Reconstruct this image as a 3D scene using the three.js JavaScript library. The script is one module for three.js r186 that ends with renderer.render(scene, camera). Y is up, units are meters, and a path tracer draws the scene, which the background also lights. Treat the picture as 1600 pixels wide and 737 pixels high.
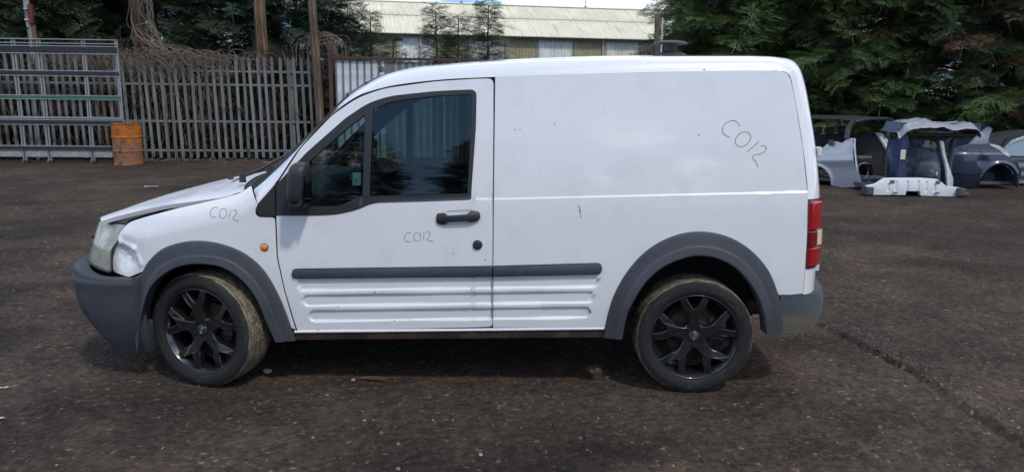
import * as THREE from 'three';
import { mergeGeometries } from 'three/addons/utils/BufferGeometryUtils.js';
import { RoundedBoxGeometry } from 'three/addons/geometries/RoundedBoxGeometry.js';

// ---------------------------------------------------------------- camera, sky, sun, exposure
const scene = new THREE.Scene();
const camera = new THREE.PerspectiveCamera(33.9, 1024 / 471, 0.05, 600);
{
  const p = THREE.MathUtils.degToRad(10.7), r = THREE.MathUtils.degToRad(0.7);
  const F = new THREE.Vector3(0, -Math.sin(p), -Math.cos(p)), R0 = new THREE.Vector3(1, 0, 0), U0 = new THREE.Vector3().crossVectors(R0, F);
  const R = R0.clone().multiplyScalar(Math.cos(r)).addScaledVector(U0, Math.sin(r));
  const U = U0.clone().multiplyScalar(Math.cos(r)).addScaledVector(R0, -Math.sin(r));
  camera.quaternion.setFromRotationMatrix(new THREE.Matrix4().makeBasis(R, U, F.clone().negate()));
  camera.position.set(0.33, 1.63, 4.89);
}
scene.add(camera);
const renderer = new THREE.WebGLRenderer({ antialias: true });
renderer.setSize(1024, 471);
renderer.toneMapping = THREE.LinearToneMapping;
renderer.toneMappingExposure = 1.0;
renderer.shadowMap.enabled = true;

// seeded random and noise
function rng(seed) { let s = seed >>> 0; return () => { s = (s + 0x6D2B79F5) >>> 0; let t = s; t = Math.imul(t ^ (t >>> 15), t | 1); t ^= t + Math.imul(t ^ (t >>> 7), t | 61); return ((t ^ (t >>> 14)) >>> 0) / 4294967296; }; }
const PERM = new Uint16Array(512); { const r = rng(77); const a = [...Array(256).keys()]; for (let i = 255; i > 0; i--) { const j = Math.floor(r() * (i + 1)); [a[i], a[j]] = [a[j], a[i]]; } for (let i = 0; i < 512; i++) PERM[i] = a[i & 255]; }
const VAL = new Float32Array(256); { const r = rng(5); for (let i = 0; i < 256; i++) VAL[i] = r(); }
const fade = (t) => t * t * t * (t * (t * 6 - 15) + 10);
function n2(x, y, per = 0) {                       // value noise 0..1, optionally periodic
  let xi = Math.floor(x), yi = Math.floor(y); const fx = fade(x - xi), fy = fade(y - yi);
  let x1 = xi + 1, y1 = yi + 1;
  if (per) { xi = ((xi % per) + per) % per; x1 = ((x1 % per) + per) % per; yi = ((yi % per) + per) % per; y1 = ((y1 % per) + per) % per; }
  const h = (a, b) => VAL[PERM[(PERM[a & 255] + b) & 255]];
  const a = h(xi, yi), b = h(x1, yi), c = h(xi, y1), d = h(x1, y1);
  return a + (b - a) * fx + (c - a) * fy + (a - b - c + d) * fx * fy;
}
function fbm(x, y, oct = 5, per = 0) { let s = 0, a = 0.5, t = 0; for (let i = 0; i < oct; i++) { s += a * n2(x + i * 17, y + i * 31, per); t += a; x *= 2; y *= 2; per *= 2; a *= 0.5; } return s / t; }
const clamp = THREE.MathUtils.clamp, lerp = THREE.MathUtils.lerp, sstep = THREE.MathUtils.smoothstep;

// sky: blue air with broken fair-weather cloud all round
{
  const W = 2048, H = 1024, data = new Float32Array(W * H * 4);
  for (let j = 0; j < H; j++) {
    const el = ((j + 0.5) / H - 0.5) * Math.PI, sy = Math.sin(el), cy = Math.cos(el);
    for (let i = 0; i < W; i++) {
      const az = ((i + 0.5) / W - 0.5) * 2 * Math.PI, k = 4 * (j * W + i);
      const up = Math.max(0, sy), hz = Math.pow(1 - up, 4);
      let r = lerp(0.16, 0.46, hz), g = lerp(0.36, 0.76, hz), b = lerp(0.80, 1.08, hz);
      if (sy > 0) {
        const q = 1.55 / (sy + 0.16), qx = Math.cos(az) * cy * q + 63.4, qz = Math.sin(az) * cy * q + 12.7;
        const warp = fbm(qx * 0.8 + 9, qz * 0.8 + 4, 3);
        const n = fbm(qx * 1.1 + warp * 1.4, qz * 1.1 - warp, 6);
        const c = sstep(n, 0.44, 0.60);
        const thick = sstep(n, 0.55, 0.78), low = 1.0 - 0.42 * thick;
        const cl = 1.95 * low;
        r = lerp(r, cl, c * 0.95); g = lerp(g, cl * 1.005, c * 0.95); b = lerp(b, cl * 1.03, c * 0.95);
      } else { r = 0.3; g = 0.29; b = 0.28; }
      data[k] = r; data[k + 1] = g; data[k + 2] = b; data[k + 3] = 1;
    }
  }
  const t = new THREE.DataTexture(data, W, H, THREE.RGBAFormat, THREE.FloatType);
  t.mapping = THREE.EquirectangularReflectionMapping; t.magFilter = THREE.LinearFilter; t.minFilter = THREE.LinearFilter; t.needsUpdate = true;
  scene.background = t; scene.environment = t; scene.backgroundIntensity = scene.environmentIntensity = 1.0;
}
const sun = new THREE.DirectionalLight(new THREE.Color(1.0, 0.95, 0.86), 1.9);
sun.position.set(13, 34, 18); sun.target.position.set(0, 0, -4); sun.castShadow = true; sun.shadow.radius = 8;
sun.shadow.mapSize.set(2048, 2048); Object.assign(sun.shadow.camera, { left: -30, right: 30, top: 30, bottom: -30, near: 1, far: 120 });
scene.add(sun, sun.target);

// ---------------------------------------------------------------- helpers
const used = new Map();
function numbered(name) { const n = used.get(name) ?? 0; used.set(name, n + 1); return n ? `${name}_${String(n).padStart(3, '0')}` : name; }
function tag(o, label, category, group, kind) { if (label) o.userData.label = label; if (category) o.userData.category = category; if (group) o.userData.group = group; if (kind) o.userData.kind = kind; return o; }
function mesh(name, geo, mat, parent) { const m = new THREE.Mesh(geo, mat); m.name = name; m.castShadow = m.receiveShadow = true; if (parent) parent.add(m); return m; }
function top(name, geo, mat) { return mesh(numbered(name), geo, mat, scene); }
function thing(name, label, category, pos = [0, 0, 0], ry = 0, group) { const g = new THREE.Group(); g.name = numbered(name); g.position.set(...pos); g.rotation.y = ry; tag(g, label, category, group); scene.add(g); return g; }
function part(name, parent) { const g = new THREE.Group(); g.name = name; parent.add(g); return g; }
const M4 = () => new THREE.Matrix4();
const box = (w, h, d, x = 0, y = 0, z = 0, r = 0) => { const m = Math.min(w, h, d); const g = r > 0 ? new RoundedBoxGeometry(w, h, d, 2, Math.min(r, m * 0.49)) : new THREE.BoxGeometry(w, h, d); return g.translate(x, y, z); };
const V3 = (x, y, z) => new THREE.Vector3(x, y, z);
function tube(pts, r, seg = 24, rad = 6, closed = false) { return new THREE.TubeGeometry(new THREE.CatmullRomCurve3(pts.map((p) => p.isVector3 ? p : V3(...p)), closed), seg, r, rad, closed); }
function bar(a, b, r, rad = 6) { const A = V3(...a), B = V3(...b), d = B.clone().sub(A), g = new THREE.CylinderGeometry(r, r, d.length(), rad); g.applyQuaternion(new THREE.Quaternion().setFromUnitVectors(V3(0, 1, 0), d.clone().normalize())); return g.translate(...A.add(B).multiplyScalar(0.5).toArray()); }
function merge(list) { return mergeGeometries(list.map((g) => { const h = g.index ? g.toNonIndexed() : g; for (const k of Object.keys(h.attributes)) if (!['position', 'normal', 'uv'].includes(k)) h.deleteAttribute(k); if (!h.attributes.uv) h.setAttribute('uv', new THREE.BufferAttribute(new Float32Array(h.attributes.position.count * 2), 2)); return h; })); }
function mirrorZ(g) {                                                         // the same shape for the other flank
  const h = (g.index ? g.toNonIndexed() : g.clone()), p = h.attributes.position.array, n = h.attributes.normal?.array, u = h.attributes.uv?.array;
  for (let i = 2; i < p.length; i += 3) { p[i] = -p[i]; if (n) n[i] = -n[i]; }
  const sw = (a, w) => { if (!a) return; for (let t = 0; t < a.length; t += 3 * w) for (let c = 0; c < w; c++) { const x = a[t + w + c]; a[t + w + c] = a[t + 2 * w + c]; a[t + 2 * w + c] = x; } };
  sw(p, 3); sw(n, 3); sw(u, 2); return h;
}
function curve1(knots) {                                                     // smooth y(x) through knots [x, y]
  const n = knots.length, m = [];
  for (let i = 0; i < n; i++) { const a = knots[Math.max(0, i - 1)], b = knots[Math.min(n - 1, i + 1)]; m.push((b[1] - a[1]) / (b[0] - a[0])); }
  return (x) => {
    if (x <= knots[0][0]) return knots[0][1] + m[0] * (x - knots[0][0]);
    if (x >= knots[n - 1][0]) return knots[n - 1][1] + m[n - 1] * (x - knots[n - 1][0]);
    let i = 0; while (x > knots[i + 1][0]) i++;
    const h = knots[i + 1][0] - knots[i][0], t = (x - knots[i][0]) / h, t2 = t * t, t3 = t2 * t;
    return (2 * t3 - 3 * t2 + 1) * knots[i][1] + (t3 - 2 * t2 + t) * h * m[i] + (-2 * t3 + 3 * t2) * knots[i + 1][1] + (t3 - t2) * h * m[i + 1];
  };
}
// A sheet over a polygon in x,y (holes by even-odd rule), bent to z = zf(x, y), with a rounded edge turned inwards.
function sheet(loops, zf, { dx = 0.03, dy = 0.03, edge = 0.018, off = 0, uv = 1, skip = null } = {}) {
  const pos = [], nor = [], uvs = [];
  const nrm = (x, y) => { const e = 0.0015, a = (zf(x + e, y) - zf(x - e, y)) / (2 * e), b = (zf(x, y + e) - zf(x, y - e)) / (2 * e), l = Math.hypot(a, b, 1); return [-a / l, -b / l, 1 / l]; };
  const put = (x, y, n) => { const N = n ?? nrm(x, y); pos.push(x, y, zf(x, y) + off); nor.push(...N); uvs.push(x * uv, y * uv); };
  const edges = [], xsSet = [];
  let lo = 1e9, hi = -1e9;
  for (const L of loops) for (let i = 0; i < L.length; i++) { const a = L[i], b = L[(i + 1) % L.length]; xsSet.push(a[0]); lo = Math.min(lo, a[0]); hi = Math.max(hi, a[0]); if (Math.abs(a[0] - b[0]) > 1e-7) edges.push(a[0] < b[0] ? [a, b] : [b, a]); }
  const nx = Math.ceil((hi - lo) / dx); for (let i = 0; i <= nx; i++) xsSet.push(lo + (hi - lo) * i / nx);
  xsSet.sort((a, b) => a - b); const xs = []; for (const x of xsSet) if (!xs.length || x - xs[xs.length - 1] > 1e-4) xs.push(x);
  for (let i = 0; i + 1 < xs.length; i++) {
    const x0 = xs[i], x1 = xs[i + 1], xm = (x0 + x1) / 2, at = (e, x) => e[0][1] + (e[1][1] - e[0][1]) * (x - e[0][0]) / (e[1][0] - e[0][0]);
    const hit = edges.filter((e) => e[0][0] <= xm && e[1][0] >= xm).sort((p, q) => at(p, xm) - at(q, xm));
    for (let k = 0; k + 1 < hit.length; k += 2) {
      const a0 = at(hit[k], x0), a1 = at(hit[k], x1), b0 = at(hit[k + 1], x0), b1 = at(hit[k + 1], x1), n = Math.max(1, Math.ceil(Math.max(b0 - a0, b1 - a1) / dy));
      for (let j = 0; j < n; j++) {
        const s = j / n, t = (j + 1) / n, A = [x0, lerp(a0, b0, s)], B = [x1, lerp(a1, b1, s)], C = [x1, lerp(a1, b1, t)], D = [x0, lerp(a0, b0, t)];
        for (const P of [A, B, C, A, C, D]) put(...P);
      }
    }
  }
  if (edge) for (const L of loops) {
    let ar = 0; for (let i = 0; i < L.length; i++) { const a = L[i], b = L[(i + 1) % L.length]; ar += a[0] * b[1] - b[0] * a[1]; }
    const inside = L === loops[0] ? 1 : -1, sg = (ar > 0 ? 1 : -1) * inside;
    for (let i = 0; i < L.length; i++) {
      const a = L[i], b = L[(i + 1) % L.length], l = Math.hypot(b[0] - a[0], b[1] - a[1]); if (l < 1e-6 || skip?.(a, b)) continue;
      const ox = sg * (b[1] - a[1]) / l, oy = -sg * (b[0] - a[0]) / l, m = Math.max(1, Math.ceil(l / dx)), bw = 0.0016;
      for (let q = 0; q < m; q++) {
        const P = [lerp(a[0], b[0], q / m), lerp(a[1], b[1], q / m)], Q = [lerp(a[0], b[0], (q + 1) / m), lerp(a[1], b[1], (q + 1) / m)];
        const r = [[P, 0, 0], [Q, 0, 0], [Q, bw, -0.0022], [P, bw, -0.0022]], r2 = [[P, bw, -0.0022], [Q, bw, -0.0022], [Q, bw, -edge], [P, bw, -edge]];
        for (const [rr, N] of [[r, null], [r2, [ox, oy, 0]]]) for (const id of [0, 1, 2, 0, 2, 3]) {
          const [pt, o, dz] = rr[id]; const nn = nrm(pt[0], pt[1]);
          pos.push(pt[0] + ox * o, pt[1] + oy * o, zf(pt[0], pt[1]) + dz + off);
          nor.push(...(N ?? [nn[0] + ox * (id > 1 ? 1 : 0.35), nn[1] + oy * (id > 1 ? 1 : 0.35), nn[2]])); uvs.push(pt[0] * uv, pt[1] * uv);
        }
      }
    }
  }
  const g = new THREE.BufferGeometry();
  g.setAttribute('position', new THREE.Float32BufferAttribute(pos, 3)); g.setAttribute('normal', new THREE.Float32BufferAttribute(nor, 3)); g.setAttribute('uv', new THREE.Float32BufferAttribute(uvs, 2));
  return g;
}
// A smooth surface P(u, v), u and v from 0 to 1.
function surf(P, nu, nv, uvScale = 1) {
  const pos = [], idx = [], uvs = [];
  for (let j = 0; j <= nv; j++) for (let i = 0; i <= nu; i++) { const p = P(i / nu, j / nv); pos.push(...p); uvs.push(i / nu * uvScale, j / nv * uvScale); }
  for (let j = 0; j < nv; j++) for (let i = 0; i < nu; i++) { const a = j * (nu + 1) + i, b = a + 1, c = a + nu + 1, d = c + 1; idx.push(a, b, d, a, d, c); }
  const g = new THREE.BufferGeometry(); g.setAttribute('position', new THREE.Float32BufferAttribute(pos, 3)); g.setAttribute('uv', new THREE.Float32BufferAttribute(uvs, 2)); g.setIndex(idx); g.computeVertexNormals(); return g;
}
function smoothLoop(pts, closed = true, n = 6, tension = 0.5) { const c = new THREE.CatmullRomCurve3(pts.map((p) => V3(p[0], p[1], 0)), closed, 'centripetal', tension); return c.getPoints(pts.length * n).slice(0, closed ? -1 : undefined).map((p) => [p.x, p.y]); }
function roundPoly(pts, r, n = 4) {                                          // polygon with rounded corners
  const out = []; for (let i = 0; i < pts.length; i++) {
    const p = pts[i], a = pts[(i + pts.length - 1) % pts.length], b = pts[(i + 1) % pts.length], rr = p[2] ?? r;
    const la = Math.hypot(a[0] - p[0], a[1] - p[1]), lb = Math.hypot(b[0] - p[0], b[1] - p[1]), d = Math.min(rr, la * 0.45, lb * 0.45);
    if (d < 1e-4) { out.push([p[0], p[1]]); continue; }
    const A = [p[0] + (a[0] - p[0]) / la * d, p[1] + (a[1] - p[1]) / la * d], B = [p[0] + (b[0] - p[0]) / lb * d, p[1] + (b[1] - p[1]) / lb * d];
    for (let k = 0; k <= n; k++) { const t = k / n; out.push([(1 - t) * (1 - t) * A[0] + 2 * t * (1 - t) * p[0] + t * t * B[0], (1 - t) * (1 - t) * A[1] + 2 * t * (1 - t) * p[1] + t * t * B[1]]); }
  } return out;
}
// textures
function tex(w, h, fn, srgb = true, repeat = true) {
  const d = new Uint8Array(w * h * 4); for (let j = 0; j < h; j++) for (let i = 0; i < w; i++) { const c = fn(i / w, j / h, i, j), k = 4 * (j * w + i); if (typeof c === 'number') d[k] = d[k + 1] = d[k + 2] = clamp(c, 0, 1) * 255; else for (let q = 0; q < 3; q++) d[k + q] = clamp(c[q], 0, 1) * 255; d[k + 3] = 255; }
  const t = new THREE.DataTexture(d, w, h); t.magFilter = THREE.LinearFilter; t.minFilter = THREE.LinearMipmapLinearFilter; t.generateMipmaps = true; if (repeat) t.wrapS = t.wrapT = THREE.RepeatWrapping; if (srgb) t.colorSpace = THREE.SRGBColorSpace; t.needsUpdate = true; return t;
}
const rep = (t, x, y = x) => { const c = t.clone(); c.repeat.set(x, y); c.needsUpdate = true; return c; };
const lin = (r, g, b) => new THREE.Color().setRGB(r, g, b);
const std = (r, g, b, rough = 0.7, o = {}) => new THREE.MeshStandardMaterial({ color: lin(r, g, b), roughness: rough, side: THREE.DoubleSide, ...o });
const phy = (r, g, b, rough = 0.5, o = {}) => new THREE.MeshPhysicalMaterial({ color: lin(r, g, b), roughness: rough, side: THREE.DoubleSide, ...o });
const grainTex = tex(512, 512, (u, v) => 0.5 + 0.5 * (fbm(u * 64, v * 64, 3, 64) - 0.5) + 0.35 * (fbm(u * 6, v * 6, 4, 6) - 0.5), false);
const mottle = tex(512, 512, (u, v) => { const a = fbm(u * 5, v * 5, 5, 5), b = fbm(u * 40, v * 40, 3, 40); const k = 0.72 + 0.36 * a + 0.16 * (b - 0.5); return [k, k, k]; });
const rustTex = tex(512, 512, (u, v) => { const a = fbm(u * 6, v * 6, 6, 6), b = fbm(u * 30, v * 30, 3, 30), m = sstep(a + 0.25 * b, 0.5, 0.72); return [lerp(0.24, 0.42, m) + 0.12 * (b - 0.5), lerp(0.17, 0.26, m) + 0.1 * (b - 0.5), lerp(0.13, 0.17, m) + 0.08 * (b - 0.5)]; });
// ---------------------------------------------------------------- ground
const crackX = curve1([[-1.2, 2.30], [-0.41, 2.56], [0.01, 2.64], [0.48, 2.72], [0.96, 2.75], [1.42, 2.80], [2.4, 2.92]]);
function groundY(x, z) {
  const near = 1 - sstep(Math.hypot(x * 0.5, z - 0.4), 6, 14);
  let y = 0.012 * (fbm(x * 0.7 + 50, z * 0.7 + 20, 3) - 0.5) + near * 0.007 * (fbm(x * 7 + 5, z * 7 + 3, 3) - 0.5);
  for (const wx of [-1.332, 1.332]) y *= sstep(Math.hypot(x - wx, z - 0.8), 0.1, 0.6);
  if (z > -1.6 && z < 3) {
    const d = Math.abs(x - crackX(z) - 0.07 * (fbm(z * 5, 3.3, 3) - 0.5)), w = 0.018 + 0.05 * fbm(z * 4 + 9, 1.1, 2);
    y -= 0.040 * (1 - sstep(d, w * 0.35, w)) * sstep(z, -1.5, -0.4) * (0.5 + 0.8 * fbm(z * 9, 8.2, 2));
    if (x > crackX(z)) y += 0.005 * (1 - sstep(d, 0.03, 0.3));
  }
  { const d = Math.hypot((x - 4.88) * 1.4 + (z + 3.15) * 0.4, (z + 3.15) * 0.8); y -= 0.035 * (1 - sstep(d, 0.06, 0.2)); }
  return y;
}
{
  const spread = (fine, lo, hi, ends) => { const a = []; for (let v = lo; v <= hi + 1e-9; v += fine) a.push(v); let s = fine, v = a[a.length - 1]; while (v < ends) { s *= 1.12; v += s; a.push(v); } s = fine; v = lo; while (v > -ends) { s *= 1.12; v -= s; a.unshift(v); } return a; };
  const xs = spread(0.022, -3.2, 3.8, 260), zs = spread(0.022, -1.0, 2.6, 260), pos = [], uv = [], col = [], idx = [];
  const c = new THREE.Color();
  for (const z of zs) for (const x of xs) {
    const f = Math.abs(x) < 20 && Math.abs(z) < 25; pos.push(x, f ? groundY(x, z) : 0, z); uv.push(x / 5.3 + 0.11 * Math.sin(z * 0.21), z / 5.3);
    const big = fbm(x * 0.35 + 7, z * 0.35 + 2, 4), mid = fbm(x * 1.3 + 3, z * 1.9 + 8, 5), dust = sstep(fbm(x * 0.8 + 31, z * 1.6 + 12, 5), 0.47, 0.66), streak = fbm(x * 0.5 + 2, z * 3.2 + 90, 4);
    let k = 0.66 + 0.5 * big + 0.55 * (mid - 0.5) + 0.30 * (streak - 0.5);
    let r = k, g = k * 0.985, b = k * 0.97;
    r = lerp(r, 1.42, dust * 0.42); g = lerp(g, 1.30, dust * 0.42); b = lerp(b, 1.14, dust * 0.42);
    const oil = sstep(fbm(x * 0.6 + 71, z * 0.9 + 44, 4), 0.56, 0.7); r *= 1 - 0.38 * oil; g *= 1 - 0.37 * oil; b *= 1 - 0.34 * oil;
    col.push(r, g, b);
  }
  const nx = xs.length; for (let j = 0; j + 1 < zs.length; j++) for (let i = 0; i + 1 < nx; i++) { const a = j * nx + i, b = a + 1, d = a + nx, e = d + 1; idx.push(a, d, b, b, d, e); }
  const g = new THREE.BufferGeometry(); g.setAttribute('position', new THREE.Float32BufferAttribute(pos, 3)); g.setAttribute('uv', new THREE.Float32BufferAttribute(uv, 2)); g.setAttribute('color', new THREE.Float32BufferAttribute(col, 3)); g.setIndex(idx); g.computeVertexNormals();
  // aggregate: dark binder with paler chips of many sizes
  const S = 2048, chips = new Float32Array(S * S), tone = new Float32Array(S * S), r = rng(11);
  for (let q = 0; q < 66000; q++) {
    const R = q > 63000 ? 3 + 3 * r() : 0.8 + 5.2 * Math.pow(r(), 3.2), cx = r() * S, cy = r() * S, h = 0.3 + 0.7 * r(), tn = r() < 0.07 ? 0.5 + r() * 0.7 : (r() - 0.55) * 0.75, e = 0.6 + 0.7 * r(), n = Math.ceil(R * 1.5);
    for (let y = -n; y <= n; y++) for (let x = -n; x <= n; x++) { const d = Math.hypot(x * e, y / e) / R; if (d < 1) { const k = (((cy + y) & (S - 1)) * S) + ((cx + x) & (S - 1)); if (h * (1 - d * d) > chips[k]) { chips[k] = h * (1 - d * d); tone[k] = tn; } } }
  }
  const map = tex(S, S, (u, v, i, j) => { const k = j * S + i, n = fbm(u * 180, v * 180, 2, 180), m = fbm(u * 14, v * 14, 4, 14); const q = 0.25 + 0.13 * (n - 0.5) + 0.10 * (m - 0.5) + 0.15 * tone[k] + 0.035 * chips[k]; return [q * 1.02, q * 0.888, q * 0.775]; });
  const bump = tex(S, S, (u, v, i, j) => 0.25 + 0.5 * chips[j * S + i] + 0.25 * fbm(u * 90, v * 90, 3, 90), false);
  const m = new THREE.MeshPhysicalMaterial({ map, bumpMap: bump, bumpScale: 0.012, roughness: 0.95, specularIntensity: 0.3, vertexColors: true });
  tag(top('ground', g, m), 'dark brown worn asphalt yard with dust patches and a long crack', 'asphalt', null, 'structure');
}
// loose grit, chips and leaf crumbs
{
  const r = rng(402), geo = new THREE.IcosahedronGeometry(1, 0), p = geo.attributes.position; for (let i = 0; i < p.count; i++) { const h = Math.sin(p.getX(i) * 9 + p.getY(i) * 7 + p.getZ(i) * 5); p.setXYZ(i, p.getX(i) * (1 + 0.2 * h), p.getY(i) * 0.6 * (1 + 0.2 * h), p.getZ(i) * (1 + 0.15 * h)); } geo.computeVertexNormals();
  const N = 16000, inst = new THREE.InstancedMesh(geo, std(1, 1, 1, 0.9), N), q = new THREE.Quaternion(), e = new THREE.Euler(), c = new THREE.Color();
  for (let i = 0; i < N; i++) {
    let x, z; const t = r();
    if (t < 0.05) { z = -0.5 + 3.2 * r(); x = crackX(z) + 0.05 + 0.25 * Math.abs(r() + r() - 1) ; } else { z = 2.6 - 9 * Math.pow(r(), 1.7); x = (r() - 0.5) * (8 + (2.6 - z) * 2); }
    const s = 0.0022 + 0.006 * Math.pow(r(), 5);
    e.set(r() * 0.8, r() * 6.3, r() * 0.8); q.setFromEuler(e);
    inst.setMatrixAt(i, M4().compose(V3(x, groundY(x, z) + s * 0.3, z), q, V3(s * (0.8 + r()), s, s * (0.8 + r()))));
    const k = r() < 0.04 ? 0.12 + 0.14 * r() : 0.02 + 0.09 * r(); inst.setColorAt(i, c.setRGB(k * 1.1, k * 0.95, k * (0.76 + 0.1 * r())));
  }
  inst.name = numbered('loose_grit'); inst.castShadow = inst.receiveShadow = true; scene.add(inst); tag(inst, 'loose grit and small stones scattered over the asphalt', 'gravel', null, 'stuff');
}
// ---------------------------------------------------------------- the white van
const wave = tex(512, 512, (u, v) => fbm(u * 7, v * 7, 3, 7) * 0.8 + 0.2 * fbm(u * 40, v * 40, 2, 40), false);
const paintMap = tex(1024, 1024, (u, v) => { const d = sstep(fbm(u * 9, v * 9, 6, 9), 0.50, 0.80), s = 0.018 * sstep(fbm(u * 90, v * 24, 3), 0.66, 0.84), k = 0.915 - 0.018 * d - s; return [k, k * 0.998, k * 0.992]; });
const paint = phy(0.93, 0.94, 0.955, 0.30, { map: paintMap, clearcoat: 1, clearcoatRoughness: 0.015, bumpMap: wave, bumpScale: 0.0009 });
const paintDull = phy(0.93, 0.94, 0.955, 0.5, { map: tex(512, 512, (u, v) => { const a = fbm(u * 5, v * 5, 6, 5), b = fbm(u * 50, v * 50, 3, 50), k = 0.86 - 0.10 * sstep(a, 0.35, 0.7) + 0.05 * (b - 0.5); return [k, k * 0.995, k * 0.985]; }), clearcoat: 0.5, clearcoatRoughness: 0.25 });
const plasticMap = tex(512, 512, (u, v) => { const a = fbm(u * 4, v * 4, 5, 4), b = fbm(u * 70, v * 70, 2, 70), k = 0.80 + 0.3 * (a - 0.5) + 0.10 * (b - 0.5); return [k, k, k * 1.01]; });
const greyPlastic = std(0.083, 0.093, 0.108, 0.62, { map: plasticMap, bumpMap: grainTex, bumpScale: 0.0006 });
const greyDirty = std(0.115, 0.112, 0.105, 0.75, { map: plasticMap, bumpMap: grainTex, bumpScale: 0.0008 });
const blackPlastic = std(0.022, 0.023, 0.026, 0.5, { bumpMap: grainTex, bumpScale: 0.0004 });
const blackMatt = std(0.045, 0.043, 0.041, 0.85);
const rubber = std(0.016, 0.016, 0.018, 0.55);
const glassMat = phy(0.32, 0.42, 0.42, 0.0, { transmission: 1, thickness: 0, ior: 1.62, specularIntensity: 1 });
const screenGlass = phy(0.62, 0.72, 0.70, 0.0, { transmission: 1, thickness: 0, ior: 1.52 });
const trimGrey = std(0.055, 0.058, 0.064, 0.8, { map: mottle });
const seatCloth = std(0.03, 0.032, 0.036, 0.95, { map: mottle });
const van = thing('panel_van', 'white panel van with black alloy wheels, grey bumpers and a dented front wing', 'van');

const zProf = curve1([[0.15, 0.828], [0.35, 0.850], [0.5, 0.866], [0.68, 0.874], [0.9, 0.872], [1.06, 0.866], [1.3, 0.840], [1.5, 0.811], [1.72, 0.777]]);
const capsule = (x, y, ax, ay, bx, by) => { const dx = bx - ax, dy = by - ay, t = clamp(((x - ax) * dx + (y - ay) * dy) / (dx * dx + dy * dy), 0, 1); return Math.hypot(x - ax - dx * t, y - ay - dy * t); };
const beltY = (x) => 1.065 + (x - 0.22) * 0.0352;
const ribs = [[-0.787, 0.5885, 0.765, 0.629], [-0.761, 0.5015, 0.741, 0.5415], [-0.735, 0.414, 0.722, 0.4535]];
function zSide(x, y) {
  let z = zProf(y);
  if (x < -1.25) { const s = -1.25 - x; z -= 0.2 * s * s + Math.pow(s, 6); }
  if (x > -0.5) z += 0.0045 * (1 - sstep(y, beltY(x) - 0.004, beltY(x) + 0.006));
  else z += 0.0045;
  for (const [a, b, c, d] of ribs) { const q = capsule(x, y, a, b, c, d); z -= 0.011 * (1 - sstep(q, 0.022, 0.036)); }
  z += 0.0012 * (n2(x * 3.1 + 4, y * 4.3 + 1) - 0.5);
  return z;
}
const wingTop = curve1([[-1.9, 0.83], [-1.732, 0.912], [-1.45, 0.996], [-1.19, 1.059], [-1.10, 1.086], [-1.035, 1.135]]);
function zWing(x, y) {
  let z = zSide(x, y);
  const t = clamp((y - (wingTop(x) - 0.14)) / 0.14, 0, 1.2); z -= 0.04 * t * t;
  // the knock behind the headlight: a pushed-in bowl with a sharp fold above it
  const u = (x + 1.775) / 0.075, v = (y - 0.735) / 0.075, b = Math.exp(-(u * u + v * v)); z -= 0.038 * b;
  const f = capsule(x, y, -1.80, 0.790, -1.70, 0.765), f2 = capsule(x, y, -1.70, 0.765, -1.665, 0.685); z += 0.013 * Math.exp(-Math.pow(f / 0.018, 2)) + 0.008 * Math.exp(-Math.pow(f2 / 0.016, 2));
  if (b > 0.02) z += 0.02 * b * (fbm(x * 22, y * 22, 3) - 0.5);
  return z;
}
const both = (name, geo, mat, parent = van) => [mesh(name, geo, mat, parent), mesh(name, mirrorZ(geo), mat, parent)];

// arches, measured on the flank
const archF = smoothLoop([[-1.75, 0.60], [-1.70, 0.615], [-1.661, 0.642], [-1.622, 0.698], [-1.532, 0.776], [-1.411, 0.818], [-1.292, 0.825], [-1.175, 0.801], [-1.076, 0.754], [-0.995, 0.678], [-0.927, 0.554], [-0.884, 0.427], [-0.846, 0.272]], false, 5);
const archFi = smoothLoop([[-1.735, 0.17], [-1.715, 0.26], [-1.69, 0.36], [-1.655, 0.46], [-1.60, 0.57], [-1.491, 0.662], [-1.393, 0.698], [-1.274, 0.704], [-1.184, 0.681], [-1.094, 0.613], [-1.033, 0.522], [-0.991, 0.395], [-0.950, 0.270]], false, 5);
const archR = smoothLoop([[0.834, 0.312], [0.853, 0.450], [0.882, 0.560], [0.944, 0.685], [1.042, 0.801], [1.173, 0.880], [1.314, 0.909], [1.460, 0.887], [1.582, 0.823], [1.691, 0.712], [1.753, 0.589], [1.793, 0.462], [1.803, 0.350]], false, 5);
const archRi = smoothLoop([[0.934, 0.312], [0.953, 0.457], [0.983, 0.530], [1.045, 0.639], [1.142, 0.727], [1.275, 0.779], [1.345, 0.781], [1.410, 0.770], [1.515, 0.717], [1.626, 0.593], [1.683, 0.467], [1.700, 0.400], [1.708, 0.350]], false, 5);
function archTrim(outer, inner) {
  const prof = [[0, -0.012], [0.0, 0.004], [0.05, 0.013], [0.55, 0.024], [0.62, 0.030], [0.94, 0.036], [1.0, 0.032], [1.0, 0.0], [1.0, -0.07]];
  return surf((u, v) => {
    const k = v * (outer.length - 1), i = Math.min(outer.length - 2, Math.floor(k)), f = k - i, o = [0, 1].map((c) => lerp(outer[i][c], outer[i + 1][c], f)), n = [0, 1].map((c) => lerp(inner[i][c], inner[i + 1][c], f));
    const s = u * (prof.length - 1), j = Math.min(prof.length - 2, Math.floor(s)), t = s - j, a = lerp(prof[j][0], prof[j + 1][0], t), d = lerp(prof[j][1], prof[j + 1][1], t);
    const x = lerp(o[0], n[0], a), y = lerp(o[1], n[1], a);
    return [x, y, zSide(x, Math.max(0.25, y)) + d - (y < 0.25 ? 0.0 : 0)];
  }, 32, 64, 1);
}
both('wheel_arch_trim', archTrim(archF, archFi), greyPlastic); both('wheel_arch_trim', archTrim(archR, archRi), greyPlastic);

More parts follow.
